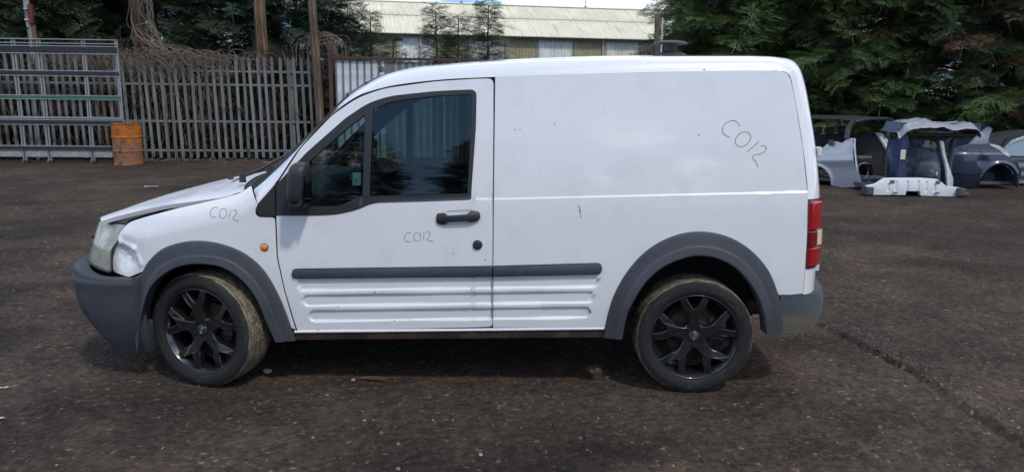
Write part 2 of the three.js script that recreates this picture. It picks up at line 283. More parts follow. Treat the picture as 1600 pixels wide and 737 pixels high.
// front wing
const wingLoop = [[-1.738, 0.905, 0.05], [-1.80, 0.845], [-1.848, 0.76], [-1.866, 0.66], [-1.862, 0.622], [-1.75, 0.606], [-1.66, 0.645], ...archF.filter((p) => p[0] > -1.65 && p[1] > 0.34).map((p) => [p[0] - (p[1] < 0.6 ? 0.012 : 0), p[1] - 0.006, 0]), [-0.8415, 0.335, 0], [-0.8905, 0.5705, 0], [-0.9185, 0.747], [-0.9195, 0.955], [-1.0, 0.955, 0], [-1.024, 0.972], [-1.008, 1.022, 0], [-1.04, 1.090, 0], [-1.05, 1.118], [-1.11, 1.076], [-1.19, 1.053], [-1.45, 0.990], [-1.62, 0.942]];
both('front_wing', sheet([roundPoly(wingLoop, 0.015, 3)], zWing, { dx: 0.012, dy: 0.012 }), paint);

// rear side panel
const roofCrease = curve1([[-0.479, 1.588], [-0.346, 1.634], [-0.081, 1.673], [0.17, 1.690], [0.655, 1.712], [1.161, 1.731], [1.55, 1.741], [1.72, 1.744]]);
const topEdge = []; for (let x = 0.234; x < 1.70; x += 0.06) topEdge.push([x, roofCrease(x), 0]);
const panelLoop = [[0.234, 0.362, 0], ...topEdge, [1.715, 1.742, 0], [1.752, 1.730, 0], [1.770, 1.700, 0], [1.783, 1.650, 0], [1.799, 1.582, 0], [1.843, 1.353, 0], [1.878, 1.111, 0], [1.887, 0.9, 0], [1.891, 0.72, 0], [1.891, 0.578, 0], [1.77, 0.565, 0], ...archR.slice().reverse().filter((p) => p[1] > 0.36 && p[1] < 0.97 && p[0] < 1.76).map((p) => [p[0], p[1] - 0.006, 0]), [0.836, 0.368, 0]];
const zPanel = (x, y) => zSide(x, y);
const clipBelt = (loop, o, above) => { const out = [], f = (p) => (p[1] - beltY(p[0]) - o) * (above ? 1 : -1); for (let i = 0; i < loop.length; i++) { const a = loop[i], b = loop[(i + 1) % loop.length], fa = f(a), fb = f(b); if (fa >= 0) out.push([a[0], a[1]]); if (fa * fb < 0) { const t = fa / (fa - fb); out.push([lerp(a[0], b[0], t), lerp(a[1], b[1], t)]); } } return out; };
const onBelt = (a, b) => [-0.005, 0.007].some((o) => Math.abs(a[1] - beltY(a[0]) - o) < 1e-5 && Math.abs(b[1] - beltY(b[0]) - o) < 1e-5);
{ const L = roundPoly(panelLoop, 0), mid = clipBelt(clipBelt(L, -0.005, true), 0.007, false);
  both('side_panel', merge([sheet([clipBelt(L, -0.005, false)], zPanel, { dx: 0.02, dy: 0.0085, skip: onBelt }), sheet([mid], zPanel, { dx: 0.02, dy: 0.001, skip: onBelt }), sheet([clipBelt(L, 0.007, true)], zPanel, { dx: 0.03, dy: 0.03, skip: onBelt })]), paint); }

// side frame: screen pillar, cant rail and rear corner in one pressing
const st = [];
const P0 = (x, y, dz = 0) => [x, y, zProf(y) + 0.0045 * (y < 1.06 ? 1 : 0) + dz];
for (const [a, b] of [[[-1.012, 1.022], [-1.062, 1.088, 0.770]], [[-0.916, 1.132], [-0.985, 1.150, 0.775]], [[-0.786, 1.318], [-0.845, 1.283, 0.765]], [[-0.618, 1.493], [-0.690, 1.440, 0.752]], [[-0.484, 1.588], [-0.545, 1.585, 0.735]]])
  st.push({ a: P0(...a), b, c: [0.4 * (b[0] - a[0]) * 0.7, 0.4 * (b[1] - a[1]) + 0.008, -0.008], d: [0.010, 0.004, 0.026] });
for (const [x, ys] of [[-0.40, 1.672], [-0.30, 1.712], [-0.16, 1.740], [0.0, 1.757], [0.21, 1.775], [0.488, 1.792], [0.825, 1.806], [1.163, 1.813], [1.45, 1.818], [1.64, 1.819]])
  st.push({ a: P0(x, roofCrease(x) + 0.001), b: [x - 0.02 * sstep(-x, -0.2, 0.4), ys, 0.685], c: [0, 0.040, -0.016], d: [0, -0.014, 0.070] });
for (const [a, b, c, d] of [
  [[1.715, 1.744], [1.735, 1.816, 0.675], [0.006, 0.036, -0.016], [-0.002, -0.013, 0.07]],
  [[1.755, 1.731], [1.812, 1.802, 0.665], [0.024, 0.028, -0.016], [-0.010, -0.009, 0.07]],
  [[1.773, 1.702], [1.852, 1.765, 0.665], [0.034, 0.018, -0.016], [-0.014, -0.006, 0.07]],
  [[1.785, 1.652], [1.882, 1.695, 0.670], [0.040, 0.008, -0.016], [-0.016, -0.003, 0.07]],
  [[1.801, 1.582], [1.908, 1.595, 0.680], [0.044, 0, -0.016], [-0.018, 0, 0.07]],
  [[1.845, 1.353], [1.958, 1.353, 0.705], [0.046, 0, -0.016], [-0.018, 0, 0.07]],
  [[1.880, 1.111], [1.992, 1.111, 0.725], [0.046, 0, -0.016], [-0.018, 0, 0.07]],
  [[1.889, 0.9], [2.003, 0.9, 0.735], [0.046, 0, -0.016], [-0.018, 0, 0.07]],
  [[1.893, 0.72], [2.004, 0.72, 0.738], [0.046, 0, -0.016], [-0.018, 0, 0.07]],
  [[1.893, 0.572], [2.002, 0.572, 0.738], [0.046, 0, -0.016], [-0.018, 0, 0.07]]]) st.push({ a: P0(...a), b, c, d });
const crv = (f) => new THREE.CatmullRomCurve3(st.map((s) => V3(...f(s))), false, 'centripetal');
const frameA = crv((s) => s.a), frameB = crv((s) => s.b), cA = crv((s) => s.a.map((q, i) => q + s.c[i])), cB = crv((s) => s.b.map((q, i) => q + s.d[i]));
function framePoint(k, t, off = 0) {           // k: station number, t: across from crease to inner edge
  const u = k / (st.length - 1), A = frameA.getPoint(u), B = frameB.getPoint(u), C = cA.getPoint(u), D = cB.getPoint(u), s = 1 - t;
  const p = A.multiplyScalar(s * s * s).addScaledVector(C, 3 * s * s * t).addScaledVector(D, 3 * s * t * t).addScaledVector(B, t * t * t);
  if (off) { const e = 0.01, T1 = framePoint(Math.min(k + 0.05, st.length - 1), t).sub(framePoint(Math.max(k - 0.05, 0), t)), T2 = framePoint(k, Math.min(1, t + e)).sub(framePoint(k, Math.max(0, t - e))), n = T2.cross(T1).normalize(); if (n.z < 0) n.negate(); p.addScaledVector(n, off); }
  return p;
}
both('side_frame', surf((u, v) => framePoint(v * (st.length - 1), u).toArray(), 14, 150), paint);
// roof skin between the two cant rails
const rA = 5, rB = 17;
mesh('roof', surf((u, v) => { const p = framePoint(lerp(rA - 1, rB, v), 1), s = 2 * u - 1, c = 1 - s * s, e = sstep(v, 0.9, 1), f = 1 - sstep(v, 0, 0.22); return [p.x + 0.05 * c * e - 0.10 * c * f, p.y + 0.028 * c * (1 - 0.6 * e) * (1 - 0.4 * f) , p.z * s]; }, 40, 80), paint, van);
// windscreen with its black surround, cowl
const scr = (u, v) => { const p = framePoint(lerp(0, rA - 1, v), 1), s = 2 * u - 1, c = 1 - s * s; return [p.x - 0.10 * c - 0.06 * c * (1 - v), p.y + 0.017 * c * v - 0.004, p.z * s]; };
mesh('windscreen', surf((u, v) => scr(lerp(0.03, 0.97, u), lerp(0.02, 0.985, v)), 24, 16), screenGlass, van);
for (const s of [0, 1]) mesh('windscreen_seal', tube([...Array(12).keys()].map((i) => scr(s, i / 11)), 0.011, 40, 8), rubber, van);
mesh('windscreen_seal', tube([...Array(13).keys()].map((i) => scr(i / 12, 1)), 0.012, 30, 6), rubber, van);
mesh('cowl', surf((u, v) => { const a = scr(u, 0), s = 2 * u - 1; return [lerp(a[0] - 0.16 + 0.05 * s * s, a[0] + 0.02, v), lerp(1.058 + 0.012 * (1 - s * s), a[1] + 0.004, v), a[2] * lerp(0.985, 1, v)]; }, 24, 6), blackPlastic, van);
for (const s of [1, -0.15]) { const w = part('wiper', van); mesh('wiper_arm', tube([[-1.20, 1.115, 0.42 * s + 0.15], [-1.16, 1.145, 0.42 * s + 0.16], [-1.12, 1.165, 0.42 * s + 0.05], [-1.03, 1.24, 0.42 * s - 0.28]], 0.008, 20, 6), blackPlastic, w); mesh('wiper_spindle', new THREE.CylinderGeometry(0.016, 0.02, 0.05, 12).translate(-1.185, 1.128, 0.42 * s + 0.155), blackPlastic, w); }
// bonnet, slightly sprung up at the near front corner
const bonE = curve1([[-2.0, 0.872], [-1.88, 0.912], [-1.79, 0.938], [-1.54, 1.003], [-1.209, 1.064], [-1.10, 1.088]]);
const bonnetP = (u, v) => { const s = 2 * u - 1, as = Math.abs(s), zw = lerp(0.715, 0.765, v), xf = -2.10 + 0.175 * Math.pow(as, 2.4), xr = -1.115 - 0.13 * (1 - s * s), x = lerp(xf, xr, v), y = bonE(Math.max(x, -2.0)) + 0.034 * (1 - s * s) - (x < -2 ? (-2 - x) * 0.7 : 0) + (s > 0 ? 0.016 * sstep(s, 0.4, 1) * (1 - sstep(v, 0.1, 0.9)) : 0) - 0.018 * Math.pow(as, 14); return [x, y, zw * s]; };
mesh('bonnet', surf(bonnetP, 48, 40), paintDull, van);
mesh('bonnet_edge', merge([surf((u, v) => { const p = bonnetP(1, v); return [p[0], p[1] - 0.022 * u, p[2] - 0.004 * u]; }, 2, 40), surf((u, v) => { const p = bonnetP(v, 0); return [p[0] + 0.004 * u, p[1] - 0.022 * u, p[2]]; }, 2, 40)]), paintDull, van);
mesh('washer_jet', box(0.03, 0.012, 0.022, -1.33, 1.098, 0.36, 0.004), blackPlastic, van);
// engine bay liner: the dark under the bonnet gap
mesh('slam_panel', merge([surf((u, v) => { const s = 2 * u - 1, p = bonnetP(u, v); return [p[0] + 0.03, p[1] - 0.075, p[2] * 0.985]; }, 20, 10)]), greyPlastic, van);
// headlights
for (const sd of [1, -1]) {
  const h = part('headlight', van), F = (g) => sd > 0 ? g : mirrorZ(g);
  const nose = (y, t) => { const zc = lerp(0.785, 0.50, t), yy = y; const lean = (y - 0.63) * 0.33; return [lerp(-1.862 + (y > 0.75 ? (y - 0.75) * 0.75 : 0), -2.118 + lean * 0.85, Math.pow(Math.sin(t * Math.PI / 2), 0.85)) + lean * 0.18 * (1 - t), yy, zc - 0.10 * (y - 0.63) + 0.0 * t]; };
  const lens = (u, v) => { const y0 = lerp(0.630, 0.672, u), y1 = lerp(0.888, 0.868, u); return nose(lerp(y0, y1, v), u); };
  mesh('lens', F(surf(lens, 20, 20)), phy(0.86, 0.87, 0.72, 0.16, { transmission: 0.55, thickness: 0, ior: 1.5, map: mottle, clearcoat: 0.6, clearcoatRoughness: 0.1 }), h);
  const inset = (u, v, d) => { const p = lens(lerp(0.05, 0.97, u), lerp(0.04, 0.96, v)); return [p[0] + d, p[1], p[2] - d * 0.8]; };
  mesh('reflector', F(surf((u, v) => inset(u, v, 0.07 + 0.035 * Math.sin(u * Math.PI) * Math.sin(v * Math.PI)), 16, 16)), std(0.55, 0.57, 0.55, 0.28, { metalness: 0.85 }), h);
  mesh('lamp_bowl', F(new THREE.SphereGeometry(0.062, 24, 16).scale(0.8, 1, 1).translate(-1.935, 0.785, 0.60)), std(0.5, 0.5, 0.47, 0.2, { metalness: 0.9 }), h);
  mesh('indicator_bowl', F(surf((u, v) => inset(0.1 + 0.55 * u, 0.02 + 0.3 * v, 0.022), 8, 8)), std(0.62, 0.68, 0.74, 0.25, { metalness: 0.6 }), h);
  mesh('bezel', F(tube([...Array(8).keys()].map((i) => { const p = lens(i / 7, 1); return [p[0] + 0.005, p[1] + 0.004, p[2]]; }), 0.009, 24, 6)), blackPlastic, h);
  mesh('seal', F(merge([tube([...Array(8).keys()].map((i) => { const p = lens(i / 7, 0); return [p[0], p[1] - 0.004, p[2] - 0.004]; }), 0.010, 24, 6), tube([...Array(8).keys()].map((i) => { const p = lens(0, i / 7); return [p[0] + 0.004, p[1], p[2] - 0.004]; }), 0.006, 24, 6)])), blackMatt, h);
}
// nose between the lamps
mesh('grille', surf((u, v) => { const s = 2 * u - 1; return [-2.16 + 0.075 * Math.pow(Math.abs(s), 2.2) + 0.06 * (v), lerp(0.64, 0.79, v), 0.56 * s]; }, 24, 8), blackPlastic, van);
for (const y of [0.68, 0.725, 0.77]) mesh('grille_bar', tube([...Array(9).keys()].map((i) => { const s = i / 4 - 1; return [-2.172 + 0.075 * Math.pow(Math.abs(s), 2.2) + 0.06 * (y - 0.66) / 0.225, y, 0.54 * s]; }), 0.012, 30, 6), greyPlastic, van);
mesh('nose_emblem', new THREE.SphereGeometry(1, 24, 12).scale(0.012, 0.035, 0.085).translate(-2.155, 0.735, 0), std(0.05, 0.08, 0.2, 0.3), van);
// front bumper
{
  const sc = curve1([[0.165, 0.46], [0.20, 0.60], [0.265, 0.79], [0.376, 0.925], [0.48, 0.98], [0.56, 1.0], [0.64, 0.985], [0.70, 0.93]]);
  const topY = (th) => lerp(0.606, 0.648, sstep(th, 0.10, 0.55)) - 0.02 * sstep(th, 0.75, 1), botY = (th) => lerp(0.168, 0.20, th);
  const bp = (u, v, o = 0) => { const th = u, a = th * Math.PI / 2, y = lerp(botY(th), topY(th), v), s = sc(y) + 0.0; const sx = Math.pow(Math.sin(a), 0.62), cz = Math.pow(Math.cos(a), 0.50); const k = lerp(1, s, sstep(th, 0.03, 0.4)); return [-1.705 - 0.49 * sx * k + o * 0, y, (0.872 - 0.05 * (1 - sstep(y, 0.15, 0.5)) + 0.012 * sstep(y, 0.5, 0.6)) * cz * lerp(1, s, 0.12) + (th < 0.02 ? 0.0 : 0)]; };
  const facet = (u, v) => { const p = bp(u, v); const y = p[1]; const st2 = sstep(y, 0.585, 0.60); p[2] -= 0.010 * st2 * (1 - u); p[0] += 0.012 * st2 * u; return p; };
  both('front_bumper', surf(facet, 60, 40), greyPlastic);
  both('bumper_ledge', surf((u, v) => { const p = facet(u, 1); return [p[0] + 0.10 * v * u, p[1] + 0.006 * v - 0.012 * v * v, p[2] - 0.10 * v * (1 - u * 0.6)]; }, 40, 6), greyPlastic);
  both('bumper_end', surf((u, v) => { const p = facet(0, v); return [p[0] + 0.03 * u, p[1], p[2] - 0.05 * u]; }, 3, 20), greyPlastic);
  mesh('towing_cover', surf((u, v) => { const p = bp(0.33 + 0.09 * u, 0.42 + 0.10 * v); return [p[0] - 0.003, p[1], p[2] + 0.002]; }, 6, 6), greyDirty, van);
}
// rear bumper, dusty lower half
{
  const bp = (u, v) => { const a = u * Math.PI / 2, y = lerp(0.350 + 0.035 * u, 0.570 + 0.0 * u, v), bul = 1 - 0.10 * Math.pow(Math.abs(v - 0.72) / 0.72, 2) * 1.6; return [lerp(1.803, 1.771, v) + (0.325 * bul) * Math.pow(Math.sin(a), 0.55) + 0.012 * v * u, y + 0.022 * sstep(u, 0.55, 0.85) * sstep(v, 0.7, 1) - 0.012 * (1 - v) * u, (0.878 - 0.02 * (1 - v)) * Math.pow(Math.cos(a), 0.42)]; };
  const g = surf(bp, 40, 24); const dirt = tex(512, 256, (u, v) => { const n = fbm(u * 6, v * 6, 5, 6), m = 1 - sstep(v + 0.5 * (n - 0.5), 0.40, 0.50); return [lerp(0.30, 0.37, m) + 0.1 * (n - 0.5), lerp(0.32, 0.35, m) + 0.1 * (n - 0.5), lerp(0.34, 0.30, m) + 0.1 * (n - 0.5)]; }, true, false);
  both('rear_bumper', g, std(1, 1, 1, 0.72, { map: dirt, bumpMap: grainTex, bumpScale: 0.0006 }));
  both('bumper_step', surf((u, v) => { const p = bp(u, 1); return [p[0] - 0.10 * v * u - 0.0 * v, p[1] + 0.006 * Math.sin(v * 3.1), p[2] - 0.10 * v * (1 - 0.7 * u)]; }, 30, 6), greyPlastic);
}
// rear doors
const rearX = curve1([[0.35, 2.0], [0.572, 2.0], [0.9, 2.001], [1.111, 1.990], [1.353, 1.956], [1.595, 1.906], [1.72, 1.868], [1.79, 1.82]]);
for (const sd of [1, -1]) {
  const d = part('rear_door', van);
  const zf = (z, y) => rearX(y) + 0.03 * (1 - Math.pow(z / 0.74, 2));
  const g = sheet([roundPoly([[0.006, 0.50], [0.735, 0.50], [0.735, 1.1], [0.70, 1.45], [0.672, 1.66], [0.64, 1.76], [0.006, 1.785]], 0.03, 4)], zf, { dx: 0.06, dy: 0.05 });
  g.applyMatrix4(new THREE.Matrix4().set(0, 0, 1, 0, 0, 1, 0, 0, -1, 0, 0, 0, 0, 0, 0, 1)); // x->-z ; keep y ; z->x
  mesh('door_skin', sd < 0 ? g : mirrorZ(g), paint, d);
  for (const y of [0.70, 1.325]) mesh('hinge', box(0.022, 0.05, 0.05, rearX(y) + 0.004, y, sd * 0.735, 0.006), std(0.62, 0.62, 0.6, 0.5), d);
  mesh('door_handle', box(0.03, 0.05, 0.14, 2.03, 0.92, sd * 0.1, 0.012), blackPlastic, d);
}
// tail lights wrapped round the rear corner
const kAt = (y) => { let lo = 19, hi = st.length - 1; for (let i = 0; i < 40; i++) { const m = (lo + hi) / 2; if (frameA.getPoint(m / (st.length - 1)).y > y) lo = m; else hi = m; } return lo; };
for (const sd of [1, -1]) {
  const t = part('tail_light', van), F = (g) => sd > 0 ? g : mirrorZ(g);
  const red = phy(0.33, 0.006, 0.010, 0.12, { clearcoat: 1, clearcoatRoughness: 0.03 }), dark = phy(0.17, 0.004, 0.008, 0.15, { clearcoat: 1, clearcoatRoughness: 0.03 }), clear = phy(0.75, 0.62, 0.42, 0.15, { clearcoat: 1 });
  const patch = (y0, y1, t0, t1, o, nu = 14, nv = 24) => F(surf((u, v) => { const e = Math.min(1, 12 * Math.min(u, 1 - u), 22 * Math.min(v, 1 - v)); return framePoint(kAt(lerp(y0, y1, v)), lerp(t0, t1, u), 0.001 + o * Math.sqrt(e)).toArray(); }, nu, nv));
  mesh('seal', patch(0.712, 1.084, 0.0, 0.90, 0.003), rubber, t);
  mesh('red_lens', patch(0.918, 1.076, 0.03, 0.86, 0.016), red, t);
  mesh('red_lens', patch(0.722, 0.83, 0.03, 0.86, 0.016), red, t);
  mesh('smoked_lens', patch(0.83, 0.918, 0.03, 0.42, 0.015), dark, t);
  mesh('reversing_lens', patch(0.832, 0.916, 0.42, 0.86, 0.015), clear, t);
  for (let i = 0; i < 8; i++) mesh('lens_rib', patch(0.836 + i * 0.0101, 0.842 + i * 0.0101, 0.45, 0.86, 0.020, 6, 4), clear, t);
}
// doors
const doorLoop = roundPoly([[-0.9115, 0.962], [-0.9065, 1.122, 0.03], [-0.780, 1.314, 0.02], [-0.613, 1.488, 0.03], [-0.479, 1.580, 0.05], [-0.346, 1.627, 0.05], [-0.081, 1.666, 0.05], [0.12, 1.681, 0], [0.222, 1.6845, 0.03], [0.224, 1.432], [0.226, 1.0], [0.228, 0.366, 0.02], [-0.221, 0.349], [-0.832, 0.327, 0.02], [-0.8845, 0.570], [-0.9115, 0.745]], 0.02, 4);
const frameLoop = roundPoly([[-0.9095, 0.967, 0], [-0.9065, 1.126, 0], [-0.881, 1.154, 0.0], [-0.747, 1.295], [-0.546, 1.472], [-0.43, 1.552, 0.06], [-0.313, 1.590, 0.06], [-0.079, 1.617, 0.05], [0.135, 1.629, 0.035], [0.133, 1.431], [0.112, 1.10], [0.113, 1.062, 0.012], [-0.176, 1.049], [-0.405, 1.040, 0.05], [-0.49, 1.000, 0.05], [-0.60, 0.975, 0.04], [-0.750, 0.968]], 0.02, 5);
const glassR = roundPoly([[-0.404, 1.522, 0.01], [-0.312, 1.562, 0.04], [-0.079, 1.594, 0.04], [0.113, 1.605, 0.02], [0.110, 1.43], [0.094, 1.093, 0.01], [-0.418, 1.074, 0.01]], 0.02, 5);
const glassF = roundPoly([[-0.438, 1.498, 0.01], [-0.546, 1.416, 0.04], [-0.737, 1.247, 0.01], [-0.742, 1.008, 0.012], [-0.590, 1.012, 0.03], [-0.515, 1.045, 0.03], [-0.456, 1.074, 0.01]], 0.02, 5);
const zDoor = (x, y) => zSide(x, y);
const sailLoop = roundPoly([[-0.9185, 0.962, 0], [-0.990, 0.961, 0.02], [-1.024, 0.985, 0.02], [-1.005, 1.025, 0.01], [-0.9185, 1.122, 0]], 0.02, 4);
for (const sd of [1, -1]) {
  const d = part('door', van), F = (g) => sd > 0 ? g : mirrorZ(g);
  mesh('door_panel', F(sheet([doorLoop, frameLoop], zDoor, { dx: 0.02, dy: 0.0085 })), paint, d);
  mesh('window_frame', F(sheet([frameLoop, glassR, glassF], (x, y) => zDoor(x, y) + 0.004, { dx: 0.03, dy: 0.03, edge: 0.02 })), blackPlastic, d);
  mesh('window_glass', F(sheet([glassR], (x, y) => zProf(y) - 0.006, { dx: 0.04, dy: 0.04, edge: 0 })), glassMat, d);
  mesh('quarter_glass', F(sheet([glassF], (x, y) => zProf(y) - 0.006, { dx: 0.04, dy: 0.04, edge: 0 })), glassMat, d);
  mesh('window_divider', F(sheet([roundPoly([[-0.441, 1.50], [-0.403, 1.528], [-0.421, 1.07], [-0.455, 1.07]], 0.002)], (x, y) => zDoor(x, y) + 0.007, { edge: 0.02 })), blackPlastic, d);
  mesh('door_card', F(sheet([[[-0.90, 0.36], [0.215, 0.38], [0.215, 1.075], [-0.42, 1.05], [-0.50, 1.005], [-0.74, 0.985], [-0.90, 1.0]]], (x, y) => zProf(y) - 0.075, { edge: 0.01 })), trimGrey, d);
  mesh('inner_frame', F(sheet([[[-0.90, 0.98], [-0.90, 1.12], [-0.78, 1.305], [-0.61, 1.48], [-0.345, 1.615], [0.17, 1.668], [0.215, 1.60], [0.215, 1.06]], glassR.concat().map((p) => p), glassF]. map((l) => l), (x, y) => zProf(y) - 0.035, { edge: 0.012 })), blackMatt, d);
  mesh('side_moulding', F(sheet([roundPoly([[-0.838, 0.628, 0.03], [0.2265, 0.652, 0.004], [0.2265, 0.708, 0.004], [-0.838, 0.679, 0.03]], 0.02, 6)], (x, y) => zProf(y) + 0.0185 - 6 * Math.pow(y - (0.6815 + 0.025 * (x - 0.2265)), 2), { dx: 0.05, dy: 0.008, edge: 0.018 })), greyPlastic, d);
  // pull handle: a pale cup behind a black waisted grip
  const cup = sheet([roundPoly([[-0.030, 0.988], [-0.012, 0.928], [0.105, 0.938], [0.130, 1.0], [0.105, 1.008], [-0.012, 0.999]], 0.015, 4)], (x, y) => zSide(x, y) + 0.0035 - 0.010 * Math.exp(-Math.pow((y - 0.972) / 0.02, 2)), { dx: 0.01, dy: 0.006, edge: 0.004 });
  mesh('handle_cup', F(cup), paint, d);
  const hz = (x, y) => { const e = clamp(Math.abs(x - 0.048) / 0.115, 0, 1); return zProf(y) + 0.034 - 0.016 * e * e * e - 9 * Math.pow(y - 0.968 - 0.05 * (x - 0.048), 2); };
  mesh('door_handle', F(sheet([roundPoly([[-0.067, 0.962, 0.03], [-0.066, 0.986, 0.025], [-0.024, 0.990, 0.02], [-0.012, 0.975, 0.012], [0.098, 0.984, 0.012], [0.112, 1.004, 0.012], [0.158, 1.000, 0.03], [0.162, 0.960, 0.03], [0.112, 0.945, 0.02], [0.098, 0.955, 0.012], [-0.012, 0.948, 0.012], [-0.022, 0.930, 0.012], [-0.066, 0.934, 0.03]], 0.02, 5)], hz, { dx: 0.008, dy: 0.006, edge: 0.03 })), blackPlastic, d);
  mesh('door_lock', F(new THREE.LatheGeometry([[0, 0.012], [0.018, 0.011], [0.023, 0.008], [0.026, 0.0], [0.027, -0.01]].map((p) => new THREE.Vector2(...p)), 28).rotateX(Math.PI / 2).translate(0.148, 0.822, zProf(0.822) + 0.006)), blackPlastic, d);
  // mirror
  const mir = surf((u, v) => { const a = u * Math.PI * 2, f = Math.pow(Math.abs(Math.cos(a)), 0.55) * Math.sign(Math.cos(a)), s = Math.pow(Math.abs(Math.sin(a)), 0.55) * Math.sign(Math.sin(a)), ph = v * Math.PI, rad = Math.pow(Math.sin(ph), 0.45), w = -Math.pow(Math.abs(Math.cos(ph)), 0.7) * Math.sign(Math.cos(ph)); const yy = 0.110 * s * rad; return [-0.757 + 0.046 * w * (1 + 0.1 * s) + 0.12 * yy, 1.147 + yy + 0.0, 0.985 + 0.085 * f * rad]; }, 40, 24);
  mesh('mirror_housing', F(mir), blackPlastic, d);
  mesh('mirror_glass', F(sheet([roundPoly([[-0.07, -0.092], [0.07, -0.092], [0.07, 0.092], [-0.07, 0.092]], 0.03)], () => 0, { edge: 0 }).rotateY(Math.PI / 2).translate(-0.709, 1.147, 0.985)), std(0.6, 0.62, 0.65, 0.03, { metalness: 1 }), d);
  mesh('mirror_arm', F(merge([box(0.07, 0.03, 0.12, -0.77, 1.035, 0.90, 0.012), box(0.10, 0.045, 0.03, -0.80, 1.005, 0.866, 0.012), box(0.06, 0.03, 0.07, -0.755, 1.042, 0.965, 0.012)])), blackPlastic, d);
  mesh('sail_panel', F(sheet([sailLoop], (x, y) => zSide(x, y) + 0.005, { edge: 0.015 })), blackPlastic, van);
  if (sd > 0) {
    const st1 = mesh('window_sticker', sheet([[[-0.511, 1.126], [-0.468, 1.128], [-0.467, 1.194], [-0.510, 1.192]]], (x, y) => zProf(y) - 0.009, { edge: 0, uv: 1 }), null, d), cv = document.createElement('canvas'); cv.width = 64; cv.height = 96; const cx = cv.getContext('2d');
    cx.fillStyle = '#a9d8bd'; cx.fillRect(0, 0, 64, 96); cx.fillStyle = '#3f7a62'; cx.fillRect(5, 26, 54, 3); cx.fillRect(5, 70, 54, 3); cx.fillStyle = '#2c463e'; for (let i = 0; i < 7; i++) cx.fillRect(8 + i * 7, 40 + (i * 5) % 7, 5, 9); for (let i = 0; i < 3; i++) cx.fillRect(8, 56 + i * 4, 40 - i * 9, 2); cx.fillRect(10, 82, 30, 3); cx.fillRect(10, 10, 38, 4);
    const t = new THREE.CanvasTexture(cv); t.colorSpace = THREE.SRGBColorSpace; st1.material = new THREE.MeshStandardMaterial({ map: t, roughness: 0.6, side: THREE.DoubleSide });
    const uvA = st1.geometry.attributes.uv, ps = st1.geometry.attributes.position; for (let i = 0; i < uvA.count; i++) uvA.setXY(i, (ps.getX(i) + 0.511) / 0.044, (ps.getY(i) - 1.126) / 0.068);
  }
}
both('side_moulding', sheet([roundPoly([[0.2335, 0.652, 0.004], [0.808, 0.673, 0.03], [0.808, 0.732, 0.03], [0.2335, 0.708, 0.004]], 0.02, 6)], (x, y) => zProf(y) + 0.0185 - 6 * Math.pow(y - (0.6815 + 0.036 * (x - 0.2265)), 2), { dx: 0.05, dy: 0.008, edge: 0.018 }), greyPlastic);
for (const s of [1, -1]) { const r = mesh('side_repeater', new THREE.SphereGeometry(0.019, 20, 12).scale(1, 1, 0.55).translate(-0.982, 0.794, s * (zProf(0.794) + 0.006)), phy(0.75, 0.22, 0.02, 0.15, { clearcoat: 1 }), van); r.userData.label = 'round amber side repeater lamp'; mesh('repeater_seat', new THREE.TorusGeometry(0.019, 0.003, 8, 24).translate(-0.982, 0.794, s * (zProf(0.794) + 0.0055)), rubber, van); }
// sills: bright lip over a rusted, unpainted rail
both('sill', sheet([[[-0.865, 0.272], [0.85, 0.312], [0.85, 0.358], [-0.865, 0.318]]], (x, y) => 0.838 + 0.01 * Math.sin((y - 0.27) * 30), { dx: 0.05, dy: 0.006, edge: 0.08, uv: 2 }), std(0.36, 0.46, 0.54, 0.85, { map: rustTex, bumpMap: grainTex, bumpScale: 0.002 }));
both('sill_lip', surf((u, v) => { const x = lerp(-0.848, 0.836, v), a = u * Math.PI; return [x, 0.3225 + 0.0238 * (x + 0.84) + 0.008 * Math.cos(a) * -1, 0.852 + 0.007 * Math.sin(a)]; }, 8, 60), paint);
// underbody, inner structure
mesh('floor_pan', merge([box(1.70, 0.06, 1.60, 0, 0.36, 0), box(3.6, 0.04, 1.2, 0, 0.40, 0), box(0.5, 0.05, 1.0, -1.75, 0.30, 0), box(0.3, 0.06, 1.3, 1.82, 0.44, 0)]), std(0.12, 0.108, 0.096, 0.9, { map: mottle }), van);
for (const [cx, r] of [[-1.30, 0.41], [1.325, 0.445]]) both('wheel_housing', merge([surf((u, v) => { const a = Math.PI * (0.03 + 0.94 * u); return [cx + r * Math.cos(a), 0.335 + r * Math.sin(a), lerp(0.845, 0.50, v)]; }, 30, 4), surf((u, v) => { const a = Math.PI * (0.03 + 0.94 * u); return [cx + r * v * Math.cos(a), 0.335 + r * v * Math.sin(a), 0.50]; }, 30, 4)]), blackMatt);
mesh('bulkhead', surf((u, v) => [0.26, lerp(0.38, 1.74, v), (2 * u - 1) * (zProf(lerp(0.38, 1.7, v)) - 0.05)], 4, 16), trimGrey, van);
mesh('headlining', surf((u, v) => [lerp(-0.48, 0.26, v), lerp(1.655, 1.735, sstep(v, 0, 0.5)) , (2 * u - 1) * 0.70], 8, 8), std(0.25, 0.25, 0.24, 0.95), van);
mesh('axle', merge([bar([-1.332, 0.31, -0.6], [-1.332, 0.31, 0.6], 0.035, 10), bar([1.332, 0.31, -0.62], [1.332, 0.31, 0.62], 0.045, 10), box(0.9, 0.03, 0.08, 1.3, 0.36, 0.48, 0.01), box(0.9, 0.03, 0.08, 1.3, 0.36, -0.48, 0.01), bar([-0.6, 0.27, -0.2], [1.7, 0.30, -0.25], 0.03, 8), box(0.45, 0.14, 0.25, 0.7, 0.30, -0.25, 0.05)]), std(0.05, 0.042, 0.036, 0.85), van);
